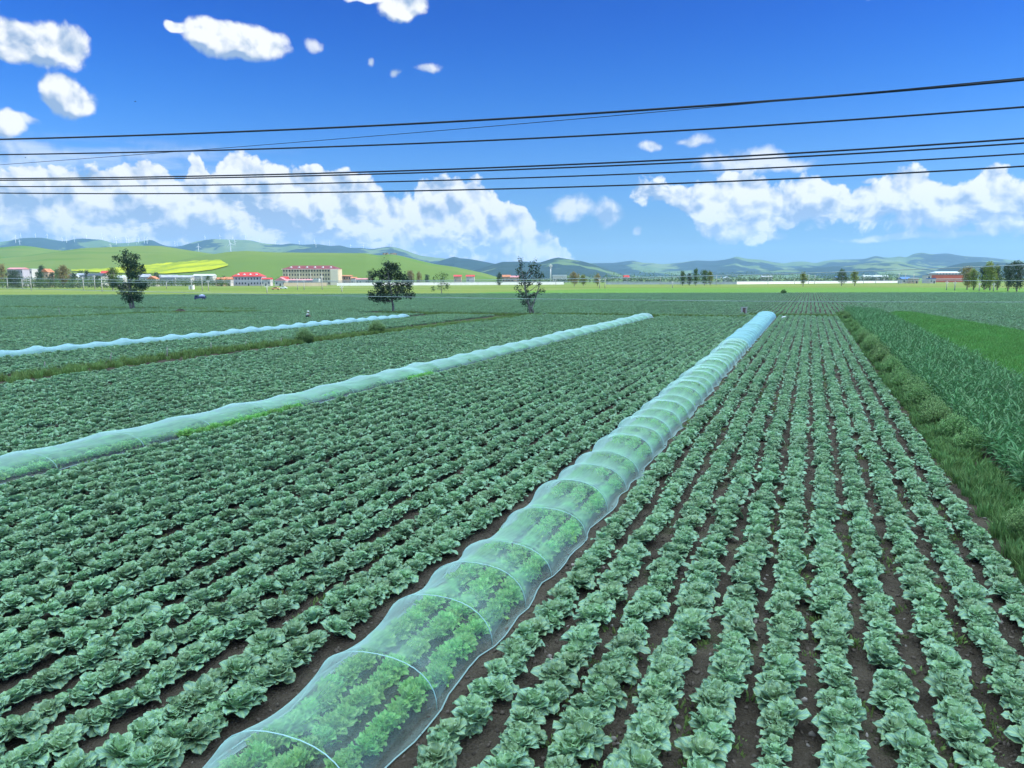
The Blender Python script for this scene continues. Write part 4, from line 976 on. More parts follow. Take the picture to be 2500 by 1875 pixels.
# rocky knoll on the green hill
h = hit_hills(955, 621) or hit_hills(955, 624)
if h:
    b = MB(); r = random.Random(3)
    for k in range(14):
        q = r.uniform(-14, 14); s_ = r.uniform(1.2, 3.2); c = np.array([q, r.uniform(-3, 3), 0])
        b.add(c+np.array([(math.cos(a)*s_*(1-.5*z_), math.sin(a)*s_*.8*(1-.5*z_), z_*s_*1.1) for z_ in (0, 1) for a in np.linspace(0, 5.2, 6)]), [(i_, (i_+1) % 6, (i_+1) % 6+6, i_+6) for i_ in range(6)]+[(6, 7, 8, 9, 10, 11)])
    o = b.build('rock_outcrop', pmat('rock', (.26, .22, .16), .95, .1, .4, .3)); o.location = np.array(h[0])-np.array([0, 0, .4]); o.rotation_euler = (0, 0, YAW)
    tag(o, 'small brown rock outcrop on the crest of the green hill', 'rocks')

# ------------------------------------------------------------------ buildings
def house(x0, x1, ytop, yeave, D, wall, roof, label, name='house', storeys=1, cols=3, depth=9, roof_kind='gable', dormers=0, group=None, yaw=0.0, chimney=False, door=True, cat='house'):
    pl = at(x0, D); pr = at(x1, D); w = np.linalg.norm(pr-pl); c = (pl+pr)/2
    he = P((x0+x1)/2, yeave, D)[2]; ht = P((x0+x1)/2, ytop, D)[2]
    root = empty(name, c, YAW+yaw)
    w2 = w/2; d = depth
    wb = MB().box((-w2, 0, -.3), (w2, d, he)); 
    wb.build('wall', wall, root)
    e = .5
    rb = MB()
    if roof_kind == 'gable':
        rb.add([(-w2-e, -e, he-.05), (w2+e, -e, he-.05), (w2+e, d+e, he-.05), (-w2-e, d+e, he-.05), (-w2-e, d/2, ht), (w2+e, d/2, ht)], [(0, 1, 5, 4), (2, 3, 4, 5), (1, 2, 5), (3, 0, 4), (3, 2, 1, 0)])
    elif roof_kind == 'front':                # gable end facing us
        rb.add([(-w2-e, -e, he-.05), (w2+e, -e, he-.05), (w2+e, d+e, he-.05), (-w2-e, d+e, he-.05), (0, -e, ht), (0, d+e, ht)], [(0, 1, 4), (1, 2, 5, 4), (2, 3, 5), (3, 0, 4, 5), (3, 2, 1, 0)])
    elif roof_kind == 'hip':
        i_ = min(w2*.8, d*.5)
        rb.add([(-w2-e, -e, he+.003), (w2+e, -e, he+.003), (w2+e, d+e, he+.003), (-w2-e, d+e, he+.003), (-w2+i_, d*.42, ht), (w2-i_, d*.42, ht), (w2-i_, d*.58, ht), (-w2+i_, d*.58, ht)], [(0, 1, 5, 4), (1, 2, 6, 5), (2, 3, 7, 6), (3, 0, 4, 7), (4, 5, 6, 7), (3, 2, 1, 0)])
    else:
        rb.box((-w2-.2, -.2, he), (w2+.2, d+.2, max(ht, he+.3)))
    rf = rb.build('roof', roof, root)
    if chimney: MB().box((w2*.4, d*.5, he), (w2*.4+.7, d*.5+.7, ht+.9)).build('chimney', M_conc, rf)
    for k in range(dormers):
        cx = (-w2+w*(k+1)/(dormers+1)); zc = he+(ht-he)*.35; yy = d*.12
        q = MB(); ring = [(cx+.95*math.cos(t), 0, zc+1.1*math.sin(t)) for t in np.linspace(0, math.pi, 7)]
        q.add([(a, yy-.2, z_) for a, _, z_ in ring]+[(a, yy+1.8, z_) for a, _, z_ in ring], [(i_, i_+1, i_+8, i_+7) for i_ in range(6)]+[tuple(range(7))])
        q.build('dormer', M_white, rf)
    sh = he/storeys
    for f in range(storeys):
        for k in range(cols):
            if cols == 0: break
            cx = -w2+w*(k+.5)/cols
            if door and f == 0 and k == cols//2:
                MB().box((cx-.55, -.06, 0), (cx+.55, .02, min(2.1, he*.8))).build('door', M_glass, root); continue
            ww = min(1.3, w/cols*.32); hh = min(1.5, sh*.5); z0 = f*sh+sh*.36
            fr = MB().box((cx-ww/2-.1, -.07, z0-.1), (cx+ww/2+.1, .02, z0+hh+.1)).build('window', M_glass, root)
    return tag(root, label, cat, group)
W_w = pmat('white_plaster', (.50, .49, .48), .85, .2, .12, .3); W_c = pmat('cream_plaster', (.56, .47, .34), .85, .2, .1, .2); W_l = pmat('lavender_plaster', (.40, .39, .46), .85, .2, .1, .3); W_t = pmat('tan_plaster', (.46, .34, .26), .85, .2, .2, .4)
R_r = pmat('red_roof', (.52, .045, .045), .6, .3, .15, .5); R_m = pmat('maroon_roof', (.20, .040, .055), .65, .3, .2, .4); R_p = pmat('pink_roof', (.55, .24, .26), .7, .3, .2, .4); R_g = pmat('grey_roof', (.36, .38, .44), .7, .3, .25, .3); R_b = pmat('slate_roof', (.06, .08, .11), .7, .3, .2, .4); R_o = pmat('orange_roof', (.52, .20, .10), .7, .3, .3, .4); R_w = pmat('pale_metal_roof', (.52, .56, .60), .5, .4, .1, .2); R_bl = pmat('blue_metal_roof', (.06, .16, .42), .5, .4, .1, .3)
house(691, 827, 648, 656.5, 700, W_c, R_m, 'long four-storey cream hotel with maroon hipped roof and rows of dark windows', 'hotel', 4, 20, 15, 'hip', 6, cat='hotel', door=False)
# lighter trim on eaves and pilasters; sunlit end face painted as a paler slab
hotel = [o for o in C.objects if o.name == 'hotel'][0]
pl = at(691, 700); pr = at(827, 700); w = np.linalg.norm(pr-pl); he = P(759, 656.5, 700)[2]
MB().box((-w/2-.7, -.7, he-.55), (w/2+.7, -.003, he)).build('cornice', pmat('pink_trim', (.72, .56, .55), .8, .2), hotel)
MB().box((w/2-7.2, -.9, -.3), (w/2-.3, -.004, he-.56)).build('sunlit_end', pmat('pale_trim_lit_end', (.66, .60, .49), .8, .2), hotel)
for k in range(5): MB().box((-w/2+w*(k+.5)/5-.35, -.25, -.3), (-w/2+w*(k+.5)/5+.35, -.005, he-.56)).build('pilaster', bpy.data.materials['pale_trim_lit_end'], hotel)
house(566, 640, 664.5, 675, 660, W_l, R_r, 'two-storey guesthouse with bright red hipped roof and white dormers', 'guesthouse', 2, 10, 12, 'hip', 4, cat='guesthouse')
house(638, 660, 678, 681.5, 640, W_w, R_r, 'small white gatehouse with red roof beside the guesthouse', 'gatehouse', 1, 3, 7, 'gable')
house(671, 697, 677, 685, 630, W_w, R_p, 'low white house with broad grey gable before the hotel', 'house', 1, 3, 8, 'front')
house(684, 700, 675, 681, 650, W_w, R_r, 'little red-roofed annex between guesthouse and hotel', 'house', 1, 2, 7, 'gable')
house(701, 764, 681, 684, 645, W_l, R_p, 'long low pink-roofed outbuilding in front of the hotel', 'outbuilding', 1, 9, 6, 'gable', cat='outbuilding')
house(764, 778, 680.5, 683, 640, W_w, R_w, 'small flat white block at the end of the pink-roofed outbuilding', 'outbuilding', 1, 1, 6, 'flat', cat='outbuilding')
house(832, 857, 671.5, 674, 720, W_t, R_o, 'tan flat-topped block attached past the hotel end', 'house', 2, 4, 9, 'gable')
house(857, 868, 676, 679, 710, W_w, R_o, 'cream little house after the tan block', 'house', 1, 2, 8, 'gable')
house(869, 905, 679, 682, 700, W_w, R_p, 'low pinkish sheds reaching behind the dense dark tree', 'shed', 1, 5, 6, 'gable', cat='shed')
house(20, 57, 653, 657, 690, W_l, R_p, 'long pink-roofed lavender schoolhouse at the village end', 'schoolhouse', 3, 7, 10, 'gable', cat='schoolhouse')
house(57, 80, 656, 658, 700, W_w, R_w, 'white flat block joined to the pink-roofed schoolhouse', 'house', 3, 4, 10, 'flat')
house(102, 119, 656, 664, 660, W_t, R_o, 'tan gable house between the dark village trees', 'house', 2, 2, 9, 'front')
house(166, 181, 668, 675, 640, W_w, R_w, 'white gable cottage beside the largest tan tree', 'house', 1, 2, 8, 'front')
house(186, 214, 667, 672, 680, W_l, R_g, 'grey-roofed lavender house behind the village poles', 'house', 1, 4, 8, 'gable')
house(214, 249, 667, 674, 670, W_w, R_b, 'dark slate-roofed village house with white walls', 'house', 1, 5, 8, 'gable', chimney=True)
house(246, 260, 661, 667, 700, W_w, R_r, 'small white house with a red roof near the olive tree', 'house', 2, 2, 8, 'gable')
house(284, 300, 672, 678, 640, W_w, R_w, 'white cottage half hidden by the leaning poplar', 'house', 1, 2, 7, 'gable')
house(338, 362, 669, 676, 680, W_l, R_g, 'lilac-grey roofed house just past the leaning poplar', 'house', 1, 3, 8, 'gable')
house(360, 380, 674, 681, 640, W_w, R_o, 'white house with orange gable next to the lilac-grey one', 'house', 1, 2, 7, 'front')
house(384, 428, 671, 677, 690, W_l, R_g, 'long grey-roofed barn below the rape field', 'barn', 1, 5, 9, 'gable', cat='barn')
house(430, 466, 672, 677, 680, W_w, R_g, 'white-walled house with a low grey roof below the rape', 'house', 1, 4, 8, 'gable')
house(472, 520, 669, 673, 690, W_w, R_w, 'long pale shed with white metal roof beside the guesthouse', 'shed', 1, 5, 9, 'gable', cat='shed')
house(528, 545, 677, 682, 640, W_t, R_o, 'orange-brown cottage just before the guesthouse', 'house', 1, 2, 7, 'gable')
house(546, 563, 676, 682, 650, W_w, R_o, 'white cottage with orange roof touching the guesthouse', 'house', 1, 2, 7, 'gable')
house(1108, 1126, 671, 675, 900, W_t, R_r, 'tiny red-roofed house at the foot of the green hill', 'house', 1, 2, 8, 'gable')
house(1138, 1158, 671, 675, 920, W_w, R_r, 'tiny house with red roof nearer the thin tree', 'house', 1, 2, 8, 'gable')
house(1226, 1246, 671, 676, 880, W_t, R_o, 'brick-coloured roof cluster before the thin tree', 'house', 1, 3, 9, 'gable')
house(1247, 1268, 673, 677, 870, W_t, R_p, 'pinkish-roofed house beside the brick-coloured one', 'house', 1, 3, 9, 'gable')
house(1350, 1384, 671, 674, 1050, W_w, R_w, 'pale flat warehouse just past the cell mast', 'warehouse', 1, 4, 12, 'flat', cat='warehouse')
house(1523, 1536, 672, 677, 1050, W_w, R_r, 'small white house with red roof above the grey wall', 'house', 1, 2, 8, 'gable')
house(1768, 1782, 675, 679, 980, W_w, R_w, 'white gable shed among the distant belt of trees', 'shed', 1, 1, 8, 'front', cat='shed')
house(1860, 1886, 673, 676, 1100, W_w, R_g, 'pale farmhouse with grey roof in the distant tree belt', 'farmhouse', 1, 3, 8, 'gable', cat='farmhouse')
house(2040, 2070, 674, 677, 1150, W_w, R_bl, 'long light-blue roofed works building beyond the wall', 'warehouse', 1, 4, 12, 'gable', cat='warehouse')
house(2110, 2170, 672, 675, 1200, W_w, R_w, 'wide white factory hall behind the pair of trees', 'warehouse', 1, 6, 14, 'gable', cat='warehouse')
house(2202, 2224, 676, 681, 700, W_w, R_bl, 'blue-roofed shed at the end of the long white wall', 'shed', 1, 2, 8, 'gable', cat='shed')
house(2225, 2242, 678, 681, 690, W_t, R_w, 'beige cabin between blue shed and grey silo block', 'cabin', 1, 2, 6, 'flat', cat='cabin')
house(2262, 2273, 672, 673.5, 720, W_w, R_g, 'grey square block beside the red factory', 'house', 2, 1, 8, 'flat')
house(2270, 2284, 679, 681, 690, W_w, R_bl, 'low white annex against the red factory wall', 'outbuilding', 1, 2, 6, 'flat', cat='outbuilding')
# the red factory
D = 850; pl = at(2283, D); pr = at(2352, D); w = np.linalg.norm(pr-pl); root = empty('factory', (pl+pr)/2, YAW); w2 = w/2
z1 = P(2317, 671, D)[2]; z2 = P(2317, 667, D)[2]; z3 = P(2317, 662.5, D)[2]
MB().box((-w2, 0, -.3), (w2, 14, z1)).build('wall', pmat('brick_red_cladding', (.52, .12, .07), .7, .2, .12, .3), root)
MB().box((-w2, -.12, z1*.40), (w2, -.003, z1*.47)).build('white_band', M_white, root); MB().box((-w2, -.15, z1), (w2, 14.1, z1+.22)).build('white_band', M_white, root)
MB().box((-w2+.1, .15, z1+.221), (w2-.1, 13.9, z2)).build('clerestory', pmat('grey_cladding', (.33, .30, .29), .7, .3, .1, .5), root)
for k in range(9): MB().box((-w2+w*(k+.5)/9-.6, .06, z1+.4), (-w2+w*(k+.5)/9+.6, .148, z2-.15)).build('window', M_glass, root)
MB().add([(-w2-.6, -.6, z2+.003), (w2+.6, -.6, z2+.003), (w2+.6, 14.6, z2+.003), (-w2-.6, 14.6, z2+.003), (-w2+3, 6, z3), (w2-3, 6, z3), (w2-3, 8, z3), (-w2+3, 8, z3)], [(0, 1, 5, 4), (1, 2, 6, 5), (2, 3, 7, 6), (3, 0, 4, 7), (4, 5, 6, 7), (3, 2, 1, 0)]).build('roof', R_w, root)
tag(root, 'brick-red factory hall with white bands and pale roof', 'factory')

# walls
def wall(x0, D0, x1, D1, ytop, mat, label, name='boundary_wall', posts=True):
    a, b = at(x0, D0), at(x1, D1); L = np.linalg.norm(b-a); root = empty(name, a, math.atan2(b[1]-a[1], b[0]-a[0])); h = P((x0+x1)/2, ytop, (D0+D1)/2)[2]
    MB().box((0, -.12, -.2), (L, .12, h)).build('wall_panel', mat, root); MB().box((0, -.2, h), (L, .2, h+.15)).build('coping', pmat('grey_coping', (.35, .32, .33), .8, .2), root)
    n = int(L/12)
    if posts:
        q = MB()
        for k in range(n+1): q.box((k*L/n-.2, -.2, -.2), (k*L/n+.2, -.122, h-.01))
        q.build('pillar', mat, root)
    return tag(root, label, 'wall')
wall(823, 640, 1376, 690, 689.3, M_white, 'long white boundary wall stretching behind the dark trees')
wall(1480, 690, 1798, 660, 689.0, pmat('grey_white_wall', (.58, .58, .62), .8, .2, .1, .2), 'greyer boundary wall behind the five roadside trees')
wall(1799, 655, 2216, 800, 686.0, M_white, 'white boundary wall below the distant trees on the factory side')
wall(693, 600, 798, 610, 690.0, W_c, 'ornate yellowish courtyard wall before the hotel')

# cell mast
p = at(1344, 760); H = P(1344, 645, 760)[2]; root = empty('cell_mast', p)
MB().tube([(0, 0, 0), (0, 0, H*.5), (0, 0, H)], [.75, .6, .35], 10).build('mast', M_steel, root, True)
for k in range(3): MB().tube([(0, 0, H*(.80+.07*k)), (0, 0, H*(.80+.07*k)+.25)], 1.5, 12).build('platform', M_steel, root)
for k in range(6):
    a = k*math.pi/3; MB().box((1.35*math.cos(a)-.2, 1.35*math.sin(a)-.2, H*.87), (1.35*math.cos(a)+.2, 1.35*math.sin(a)+.2, H*.87+2)).build('antenna', M_white, root)
tag(root, 'tall pale cell mast with ringed antennas beyond the thin tree', 'mast')

# utility poles
def pole(x, yt, D, label, thick=.17, cross=True):
    p = at(x, D); H = P(x, yt, D)[2]; root = empty('utility_pole', p, YAW+.3)
    MB().tube([(0, 0, -.3), (0, 0, H)], [thick*1.3, thick*.8], 8).build('pole', M_conc, root, True)
    if cross:
        MB().box((-.9, -.08, H-.75), (.9, .08, H-.6)).build('crossarm', M_steel, root)
        for q in (-.75, 0.0, .75): MB().tube([(q, 0, H-.6), (q, 0, H-.36)], .06, 6).build('insulator', M_white, root)
    tag(root, label, 'utility pole', 'utility poles across the meadow')
pls = [(18, 678, 470, 'short pole before the dark dome-shaped tree'), (54, 681, 460, 'short pole just right of the dome-shaped tree'), (75, 669, 400, 'tallest pale pole before the village trees'), (203, 676, 420, 'pale pole before the slate-roofed house'), (231, 672, 430, 'pole with crossarm right before the slate roof end'), (248, 678, 360, 'pole nearest the olive tree'),
       (280, 668, 520, 'pole hidden behind the leaning poplar crown'), (406, 688, 470, 'short pole below the rape field'), (467, 685, 440, 'short pole before the white-walled house'), (493, 671, 380, 'tall pole before the long pale shed'), (508, 684, 380, 'short pole next to the tall one by the pale shed'), (651, 696, 310, 'pole standing before the gatehouse at the meadow edge'), (638, 678, 520, 'pole at the corner of the red guesthouse'),
       (726, 679, 400, 'tall pole before the middle of the hotel'), (742, 682, 390, 'second pole before the hotel, close to the tall one'), (834, 697, 330, 'pole before the start of the white wall'), (786, 672, 400, 'thin dark pole before the hotel end'), (1357, 679, 560, 'pole between thin tree and tan trees'), (1464, 680, 420, 'pole just past the narrow orange-tan tree'), (1477, 678, 420, 'pole at the end of the greyer wall'), (1612, 674, 600, 'slim pole before the five roadside trees'),
       (1642, 686, 430, 'short pole at the grey wall before the five trees'), (1749, 671, 560, 'pole just after the five roadside trees'), (1760, 675, 640, 'shorter pole after the five roadside trees'), (1875, 672, 640, 'pole with a pale box above the white wall'), (1940, 680, 650, 'small pole left of the lone olive-yellow tree'), (1974, 669, 660, 'pole just right of the lone olive-yellow tree'), (1989, 671, 660, 'second pole right of the lone olive-yellow tree'),
       (2108, 669, 650, 'thick pale pole right of the tree pair'), (2138, 668, 650, 'tall thin mast-like pole between tree pair and blue shed'), (2194, 667, 620, 'pole before the blue-roofed shed'), (2210, 667, 640, 'twin pole beside the blue-roofed shed'), (2230, 669, 640, 'pole behind the beige cabin'), (2312, 686, 330, 'thin fence pole before the factory'), (2332, 687, 320, 'second thin fence pole before the factory'), (2392, 690, 300, 'thin pole under the dark tree past the factory'), (2427, 690, 296, 'thin pole beneath the tall sunlit tree')]
for x, yt, D, lb in pls: pole(x, yt, D, lb, cross=yt < 676 or D < 450)

# ------------------------------------------------------------------ overhead lines close to the railway embankment
def cable(pts, dL, dR, rad, mat, label, name='overhead_cable'):
    """pts: left, middle, right photo points in 2212 px; the cable hangs dL..dR metres ahead and runs on past the frame"""
    V = 1.1302; (xa, ya), (xb, yb), (xc, yc) = [(a*V, b*V) for a, b in pts]
    def Dx(x):                                # straight line in plan: 1/D linear in x
        t = (x-0)/2500; return 1/((1-t)/dL+t/dR)
    co_ = np.polyfit([xa, xb, xc], [ya, yb, yc], 2)
    q = []
    for x in np.linspace(-500, 2900, 60): q.append(P(x, np.polyval(co_, x), Dx(x)))
    o = MB().tube(q, rad, 6).build(name, mat, None, True); tag(o, label, 'cable')
up_ = [([(0, 301), (1106, 255.5), (2212, 172)], 'topmost thick black cable across the sky', .018), ([(0, 334), (1106, 301), (2212, 231)], 'third black cable down, crossing the thin wire over the clouds', .015),
       ([(0, 386), (1106, 360.5), (2212, 299)], 'upper cable of the close pair over the clouds', .015), ([(0, 389.5), (1106, 366.5), (2212, 309)], 'lower cable of the close pair over the clouds', .014),
       ([(0, 403), (1106, 385), (2212, 332)], 'single black cable between the close pair and the lowest', .013), ([(0, 417), (1106, 407.5), (2212, 359)], 'lowest black cable across the cloud bank', .014)]
for i, (pp, lb, rad) in enumerate(up_): cable(pp, 17+i*.3, 11+i*.25, rad, M_cable, lb)
cable([(0, 356), (1106, 269), (2212, 168)], 22, 10, .006, M_cable, 'thin dark wire that crosses the thicker cables')
cable([(0, 601), (1106, 604), (2212, 572)], 60, 34, .020, M_wire, 'thin grey wire crossing the distant hills above the factory', 'overhead_wire')
cable([(0, 610.5), (1106, 608.5), (2212, 606)], 62, 48, .018, M_wire, 'thin grey wire running level along the white wall', 'overhead_wire')
cable([(0, 622), (1106, 645), (2212, 652.5)], 75, 52, .021, M_wire, 'pale grey wire crossing the far cabbage field', 'overhead_wire')

# ------------------------------------------------------------------ farm cart, cars, worker, bird
def wheel(root, x, y, r_, w=.18, tyre=M_rubber):
    o = MB().tube([(x, y-w/2, r_), (x, y+w/2, r_)], r_, 16).build('wheel', tyre, root, True)
    MB().tube([(x, y-w/2-.02, r_), (x, y+w/2+.02, r_)], r_*.5, 10).build('rim', M_steel, o)
p = G(488, 733.5); root = empty('farm_tricycle', p, YAW+.15); root.scale = (.78, .78, .78)
BL = pmat('blue_paint', (.06, .07, .18), .45, .5, .1, 1)
MB().box((-.3, -.75, .75), (2.0, .75, .85)).build('cargo_floor', BL, root)
for y_ in (-.75, .70): MB().box((-.3, y_, .85), (2.0, y_+.05, 1.35)).build('side_board', BL, root)
MB().add([(-1.7, -.55, .6), (-.5, -.55, .6), (-.5, .55, .6), (-1.7, .55, .6), (-1.45, -.5, 1.75), (-.55, -.5, 1.8), (-.55, .5, 1.8), (-1.45, .5, 1.75)], [(0, 3, 2, 1), (4, 5, 6, 7), (0, 1, 5, 4), (1, 2, 6, 5), (2, 3, 7, 6), (3, 0, 4, 7)]).build('cab', BL, root)
MB().box((-1.3, -.56, 1.2), (-.65, .56, 1.6)).build('windshield', M_glass, root)
q = MB().tube([(.0, 0, 1.35), (.8, 0, 1.55), (1.6, 0, 1.35)], [.5, .62, .45], 10).build('water_tank', pmat('tank_plastic', (.55, .55, .75), .4, .4), root, True)
wheel(root, -1.5, 0, .32); wheel(root, 1.3, -.7, .38); wheel(root, 1.3, .7, .38)
MB().tube([(1.9, -1.4, .9), (1.9, 1.4, .9)], .03, 6).build('spray_boom', M_steel, root)
tag(root, 'small blue three-wheeled farm vehicle in the far cabbage field', 'farm vehicle')
def car(x, D, mat, label):
    root = empty('parked_car', at(x, D), YAW+.1)
    prof = [(-2.1, .35), (-2.15, .8), (-1.3, .95), (-.75, 1.42), (.75, 1.45), (1.35, .98), (2.1, .85), (2.15, .35)]
    n = len(prof); MB().add([(a, -.85, b) for a, b in prof]+[(a, .85, b) for a, b in prof], [tuple(range(n))[::-1], tuple(range(n, 2*n))]+[(i, (i+1) % n, (i+1) % n+n, i+n) for i in range(n)]).build('body', mat, root)
    MB().box((-.8, -.87, .98), (.9, .87, 1.32)).build('window', M_glass, root)
    for a in (-1.35, 1.35):
        for b in (-.8, .8): wheel(root, a, b, .33, .2)
    tag(root, label, 'car', 'cars parked before the hotel')
car(672, 400, pmat('orange_car_paint', (.60, .30, .16), .4, .5), 'pale orange parked car on the meadow before the guesthouse'); car(691, 440, pmat('white_car_paint', (.8, .8, .8), .4, .5), 'white parked car just behind the pale orange one')
p = at(467, 430); root = empty('pump_hut', p, YAW); MB().box((-1.2, -1, 0), (1.2, 1, 2.3)).build('wall', M_white, root); MB().box((-1.4, -1.2, 2.3), (1.4, 1.2, 2.5)).build('roof', M_conc, root); MB().box((-.4, -1.05, 0), (.4, -.98, 1.8)).build('door', M_wood, root)
tag(root, 'little white pump hut alone on the meadow', 'hut')

def skin_body(name, joints, edges, mat, parent, sub=2):
    me = bpy.data.meshes.new(name); me.from_pydata([j[:3] for j in joints], edges, []); me.materials.append(mat)
    o = bpy.data.objects.new(name, me); C.objects.link(o); o.parent = parent
    md = o.modifiers.new('skin', 'SKIN'); md.use_smooth_shade = True
    sv = me.skin_vertices[0].data if me.skin_vertices else None
    if sv is None:
        bpy.context.view_layer.objects.active = o
        sv = me.skin_vertices[0].data
    for v_, j in zip(sv, joints): v_.radius = (j[3], j[3])
    sv[0].use_root = True
    ss_ = o.modifiers.new('sub', 'SUBSURF'); ss_.levels = sub; ss_.render_levels = sub
    return o
# the worker: stooping among the cabbages, facing right, white top and sun hat
p = G(749, 778); root = empty('person', p, YAW)
skin = pmat('skin', (.42, .26, .18), .6, .3); shirt = pmat('white_shirt', (.78, .78, .76), .8, .2); trou = pmat('dark_trousers', (.03, .035, .05), .85, .2)
J = [(0, 0, .34, .14), (.08, 0, .54, .14), (.16, 0, .74, .15), (.21, 0, .83, .065), (.25, 0, .92, .085), (.26, 0, 1.0, .09),
     (.02, -.10, .32, .10), (.38, -.16, .50, .07), (.06, -.15, .10, .05), (.20, -.15, .04, .035), (.02, .10, .32, .10), (.40, .16, .48, .07), (.08, .15, .10, .05), (.22, .15, .04, .035),
     (.17, -.20, .74, .07), (.32, -.25, .52, .05), (.50, -.18, .36, .035), (.17, .20, .74, .07), (.34, .24, .52, .05), (.52, .16, .34, .035)]
Eg = [(0, 1), (1, 2), (2, 3), (3, 4), (4, 5), (0, 6), (6, 7), (7, 8), (8, 9), (0, 10), (10, 11), (11, 12), (12, 13), (2, 14), (14, 15), (15, 16), (2, 17), (17, 18), (18, 19)]
for side, w_ in ((-1, 16), (1, 19)):
    bx, by, bz, _ = J[w_]
    for k in range(5):
        i0 = len(J); sp = (k-1.5)*.018*side if k < 4 else -.03*side; l = (.045, .05, .048, .038, .03)[k]
        J += [(bx+.04, by+sp, bz-.03, .010), (bx+.04+l, by+sp*1.2, bz-.03-l*.6, .008), (bx+.05+l*1.2, by+sp*1.2, bz-.04-l*1.3, .007)]
        Eg += [(w_, i0), (i0, i0+1), (i0+1, i0+2)]
body = skin_body('body', J, Eg, skin, root)
skin_body('shirt', [(0, 0, .36, .16), (.08, 0, .54, .165), (.16, 0, .73, .17), (.17, -.20, .74, .085), (.29, -.24, .56, .065), (.17, .20, .74, .085), (.31, .235, .56, .065)], [(0, 1), (1, 2), (2, 3), (3, 4), (2, 5), (5, 6)], shirt, root)
skin_body('trousers', [(0, 0, .34, .155), (.03, -.10, .33, .115), (.38, -.16, .50, .085), (.08, -.15, .13, .07), (.03, .10, .33, .115), (.40, .16, .48, .085), (.10, .15, .13, .07)], [(0, 1), (1, 2), (2, 3), (0, 4), (4, 5), (5, 6)], trou, root)
MB().tube([(.245, 0, 1.0), (.25, 0, 1.015), (.26, 0, 1.03), (.27, 0, 1.13)], [.24, .24, .12, .09], 16).build('sun_hat', pmat('straw', (.80, .77, .70), .85, .2), root, True)
for s_ in (-1, 1):
    MB().tube([(.335, s_*.032, .965), (.348, s_*.032, .965)], .010, 8).build('eye', M_rubber, root)
    MB().tube([(.26, s_*.085, .95), (.26, s_*.103, .965)], [.02, .024], 8).build('ear', skin, root)
MB().tube([(.335, 0, .955), (.362, 0, .93)], [.012, .018], 6).build('nose', skin, root)
MB().tube([(.332, -.025, .90), (.342, 0, .895), (.332, .025, .90)], .006, 6).build('mouth', pmat('lips', (.35, .12, .1), .6, .3), root)
tag(root, 'lone farm worker in white top and pale hat, squatting among the cabbages', 'person')
def bird(x, y, D, s_, label):
    q = MB(); q.tube([(-.25, 0, 0), (-.1, 0, 0), (.12, 0, .01), (.25, 0, .03), (.32, 0, .02)], [.02, .07, .08, .045, .008], 8)
    root = q.build('bird', pmat('black_feathers', (.03, .03, .035), .7, .3), None, True); root.location = P(x, y, D).tolist(); root.rotation_euler = (0, 0, YAW+.4); root.scale = (s_,)*3
    for sd_ in (-1, 1):
        MB().add([(.1, sd_*.05, .02), (-.08, sd_*.05, .02), (-.05, sd_*.35, .14), (-.1, sd_*.62, .06), (.08, sd_*.38, .15), (.1, sd_*.05, .03)], [(0, 1, 2, 4), (4, 2, 3)]).build('wing', bpy.data.materials['black_feathers'], root)
    tag(root, label, 'bird')
bird(330, 248, 120, .55, 'small dark bird flying below the long cloud'); bird(62, 385, 120, .4, 'tiny dark bird above the cloud bank by the frame edge')

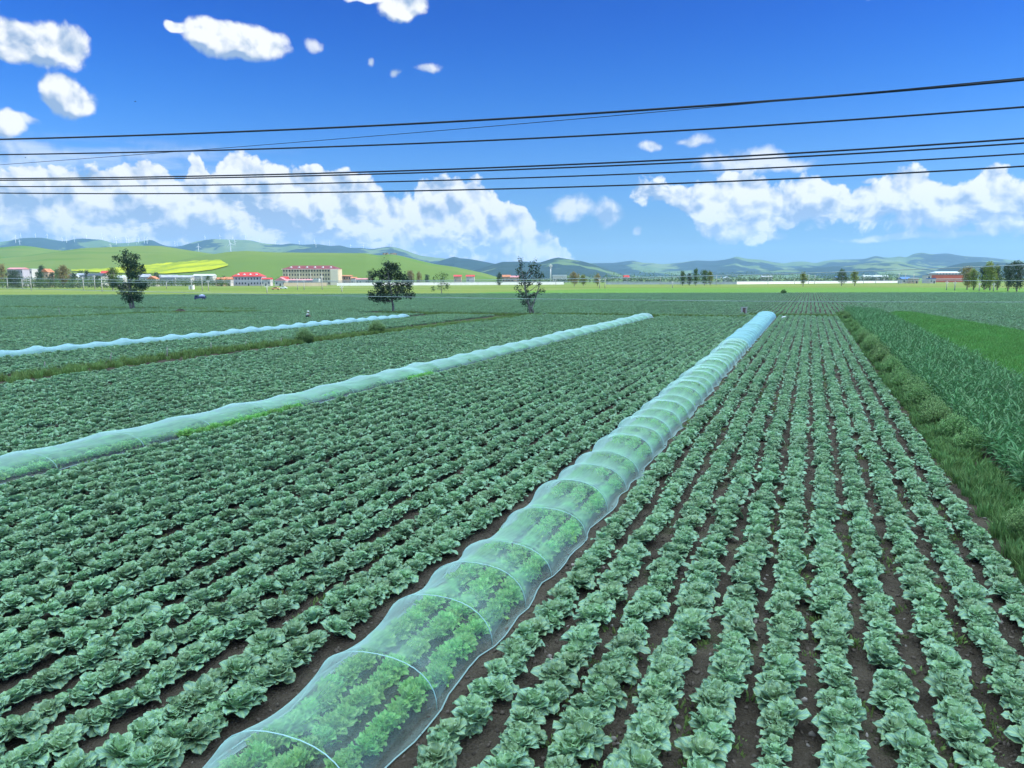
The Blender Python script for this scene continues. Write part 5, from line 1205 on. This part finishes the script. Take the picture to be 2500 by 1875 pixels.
# ------------------------------------------------------------------ the cloud that shades the fields, and the air
def shade_cloud():
    HC = 720.0; dist = HC/sd[2]
    cx = -75.0; cf = 88.0; hx, hf_ = 520.0, 192.0                       # shaded ground: lateral and forward half sizes
    c = HR*cx+HF*cf+sd*dist
    n, m_ = 90, 60; top = np.zeros((n, m_, 3)); bot = np.zeros((n, m_, 3))
    for i in range(n):
        for j in range(m_):
            u = -1+2*i/(n-1); v = -1+2*j/(m_-1)
            nz = float(vnoise(np.array(u*7.0), np.array(v*3+2), 3)); n2 = float(vnoise(np.array(u*19.0), np.array(v*8+2), 5))
            e = min(1, (1-abs(u))*7)**.5*min(1, (1-abs(v))*5)**.5
            edge = 1+.03*(nz-.5)+.015*(n2-.5)
            q = c+HR*u*hx*edge+HF*v*hf_*edge
            top[i, j] = q+np.array([0, 0, 12+e*(42+30*nz+14*n2)]); bot[i, j] = q+np.array([0, 0, 10-e*(8*n2)])
    b = MB(); b.grid(top); b.grid(bot[::-1])
    # close the rim
    N = n*m_
    rim = [(i, 0) for i in range(n)]+[(n-1, j) for j in range(1, m_)]+[(i, m_-1) for i in range(n-2, -1, -1)]+[(0, j) for j in range(m_-2, 0, -1)]
    for k in range(len(rim)):
        (a, a2), (c_, c2) = rim[k], rim[(k+1) % len(rim)]
        b.f.append((a*m_+a2, N+(n-1-a)*m_+a2, N+(n-1-c_)*m_+c2, c_*m_+c2))
    m = bpy.data.materials.new('cloud_vapour'); m.use_nodes = True; T = NT(m.node_tree)
    vs = T.n('ShaderNodeVolumePrincipled', {'Color': (1, 1, 1, 1), 'Density': 0.0085, 'Anisotropy': 0.3})
    T.n('ShaderNodeOutputMaterial', {'Volume': vs.outputs[0]})
    o = b.build('cloud', m); tag(o, 'broad cloud overhead that shades the fields', 'cloud', kind='stuff')
shade_cloud()
def haze():
    m = bpy.data.materials.new('haze_air'); m.use_nodes = True; T = NT(m.node_tree)
    vs = T.n('ShaderNodeVolumePrincipled', {'Color': (0.36, 0.62, 1.0, 1), 'Density': 5.0e-5, 'Anisotropy': 0.2})
    T.n('ShaderNodeOutputMaterial', {'Volume': vs.outputs[0]})
    c = [hr(-14500, -400), hr(14500, -400), hr(14500, 16000), hr(-14500, 16000)]
    v = [(x, y, -8.0) for x, y in c]+[(x, y, 640.0) for x, y in c]
    o = MB().add(v, [(0, 3, 2, 1), (4, 5, 6, 7), (0, 1, 5, 4), (1, 2, 6, 5), (2, 3, 7, 6), (3, 0, 4, 7)]).build('haze', m)
    tag(o, 'pale blue haze in the valley air', 'haze', kind='stuff')
haze()
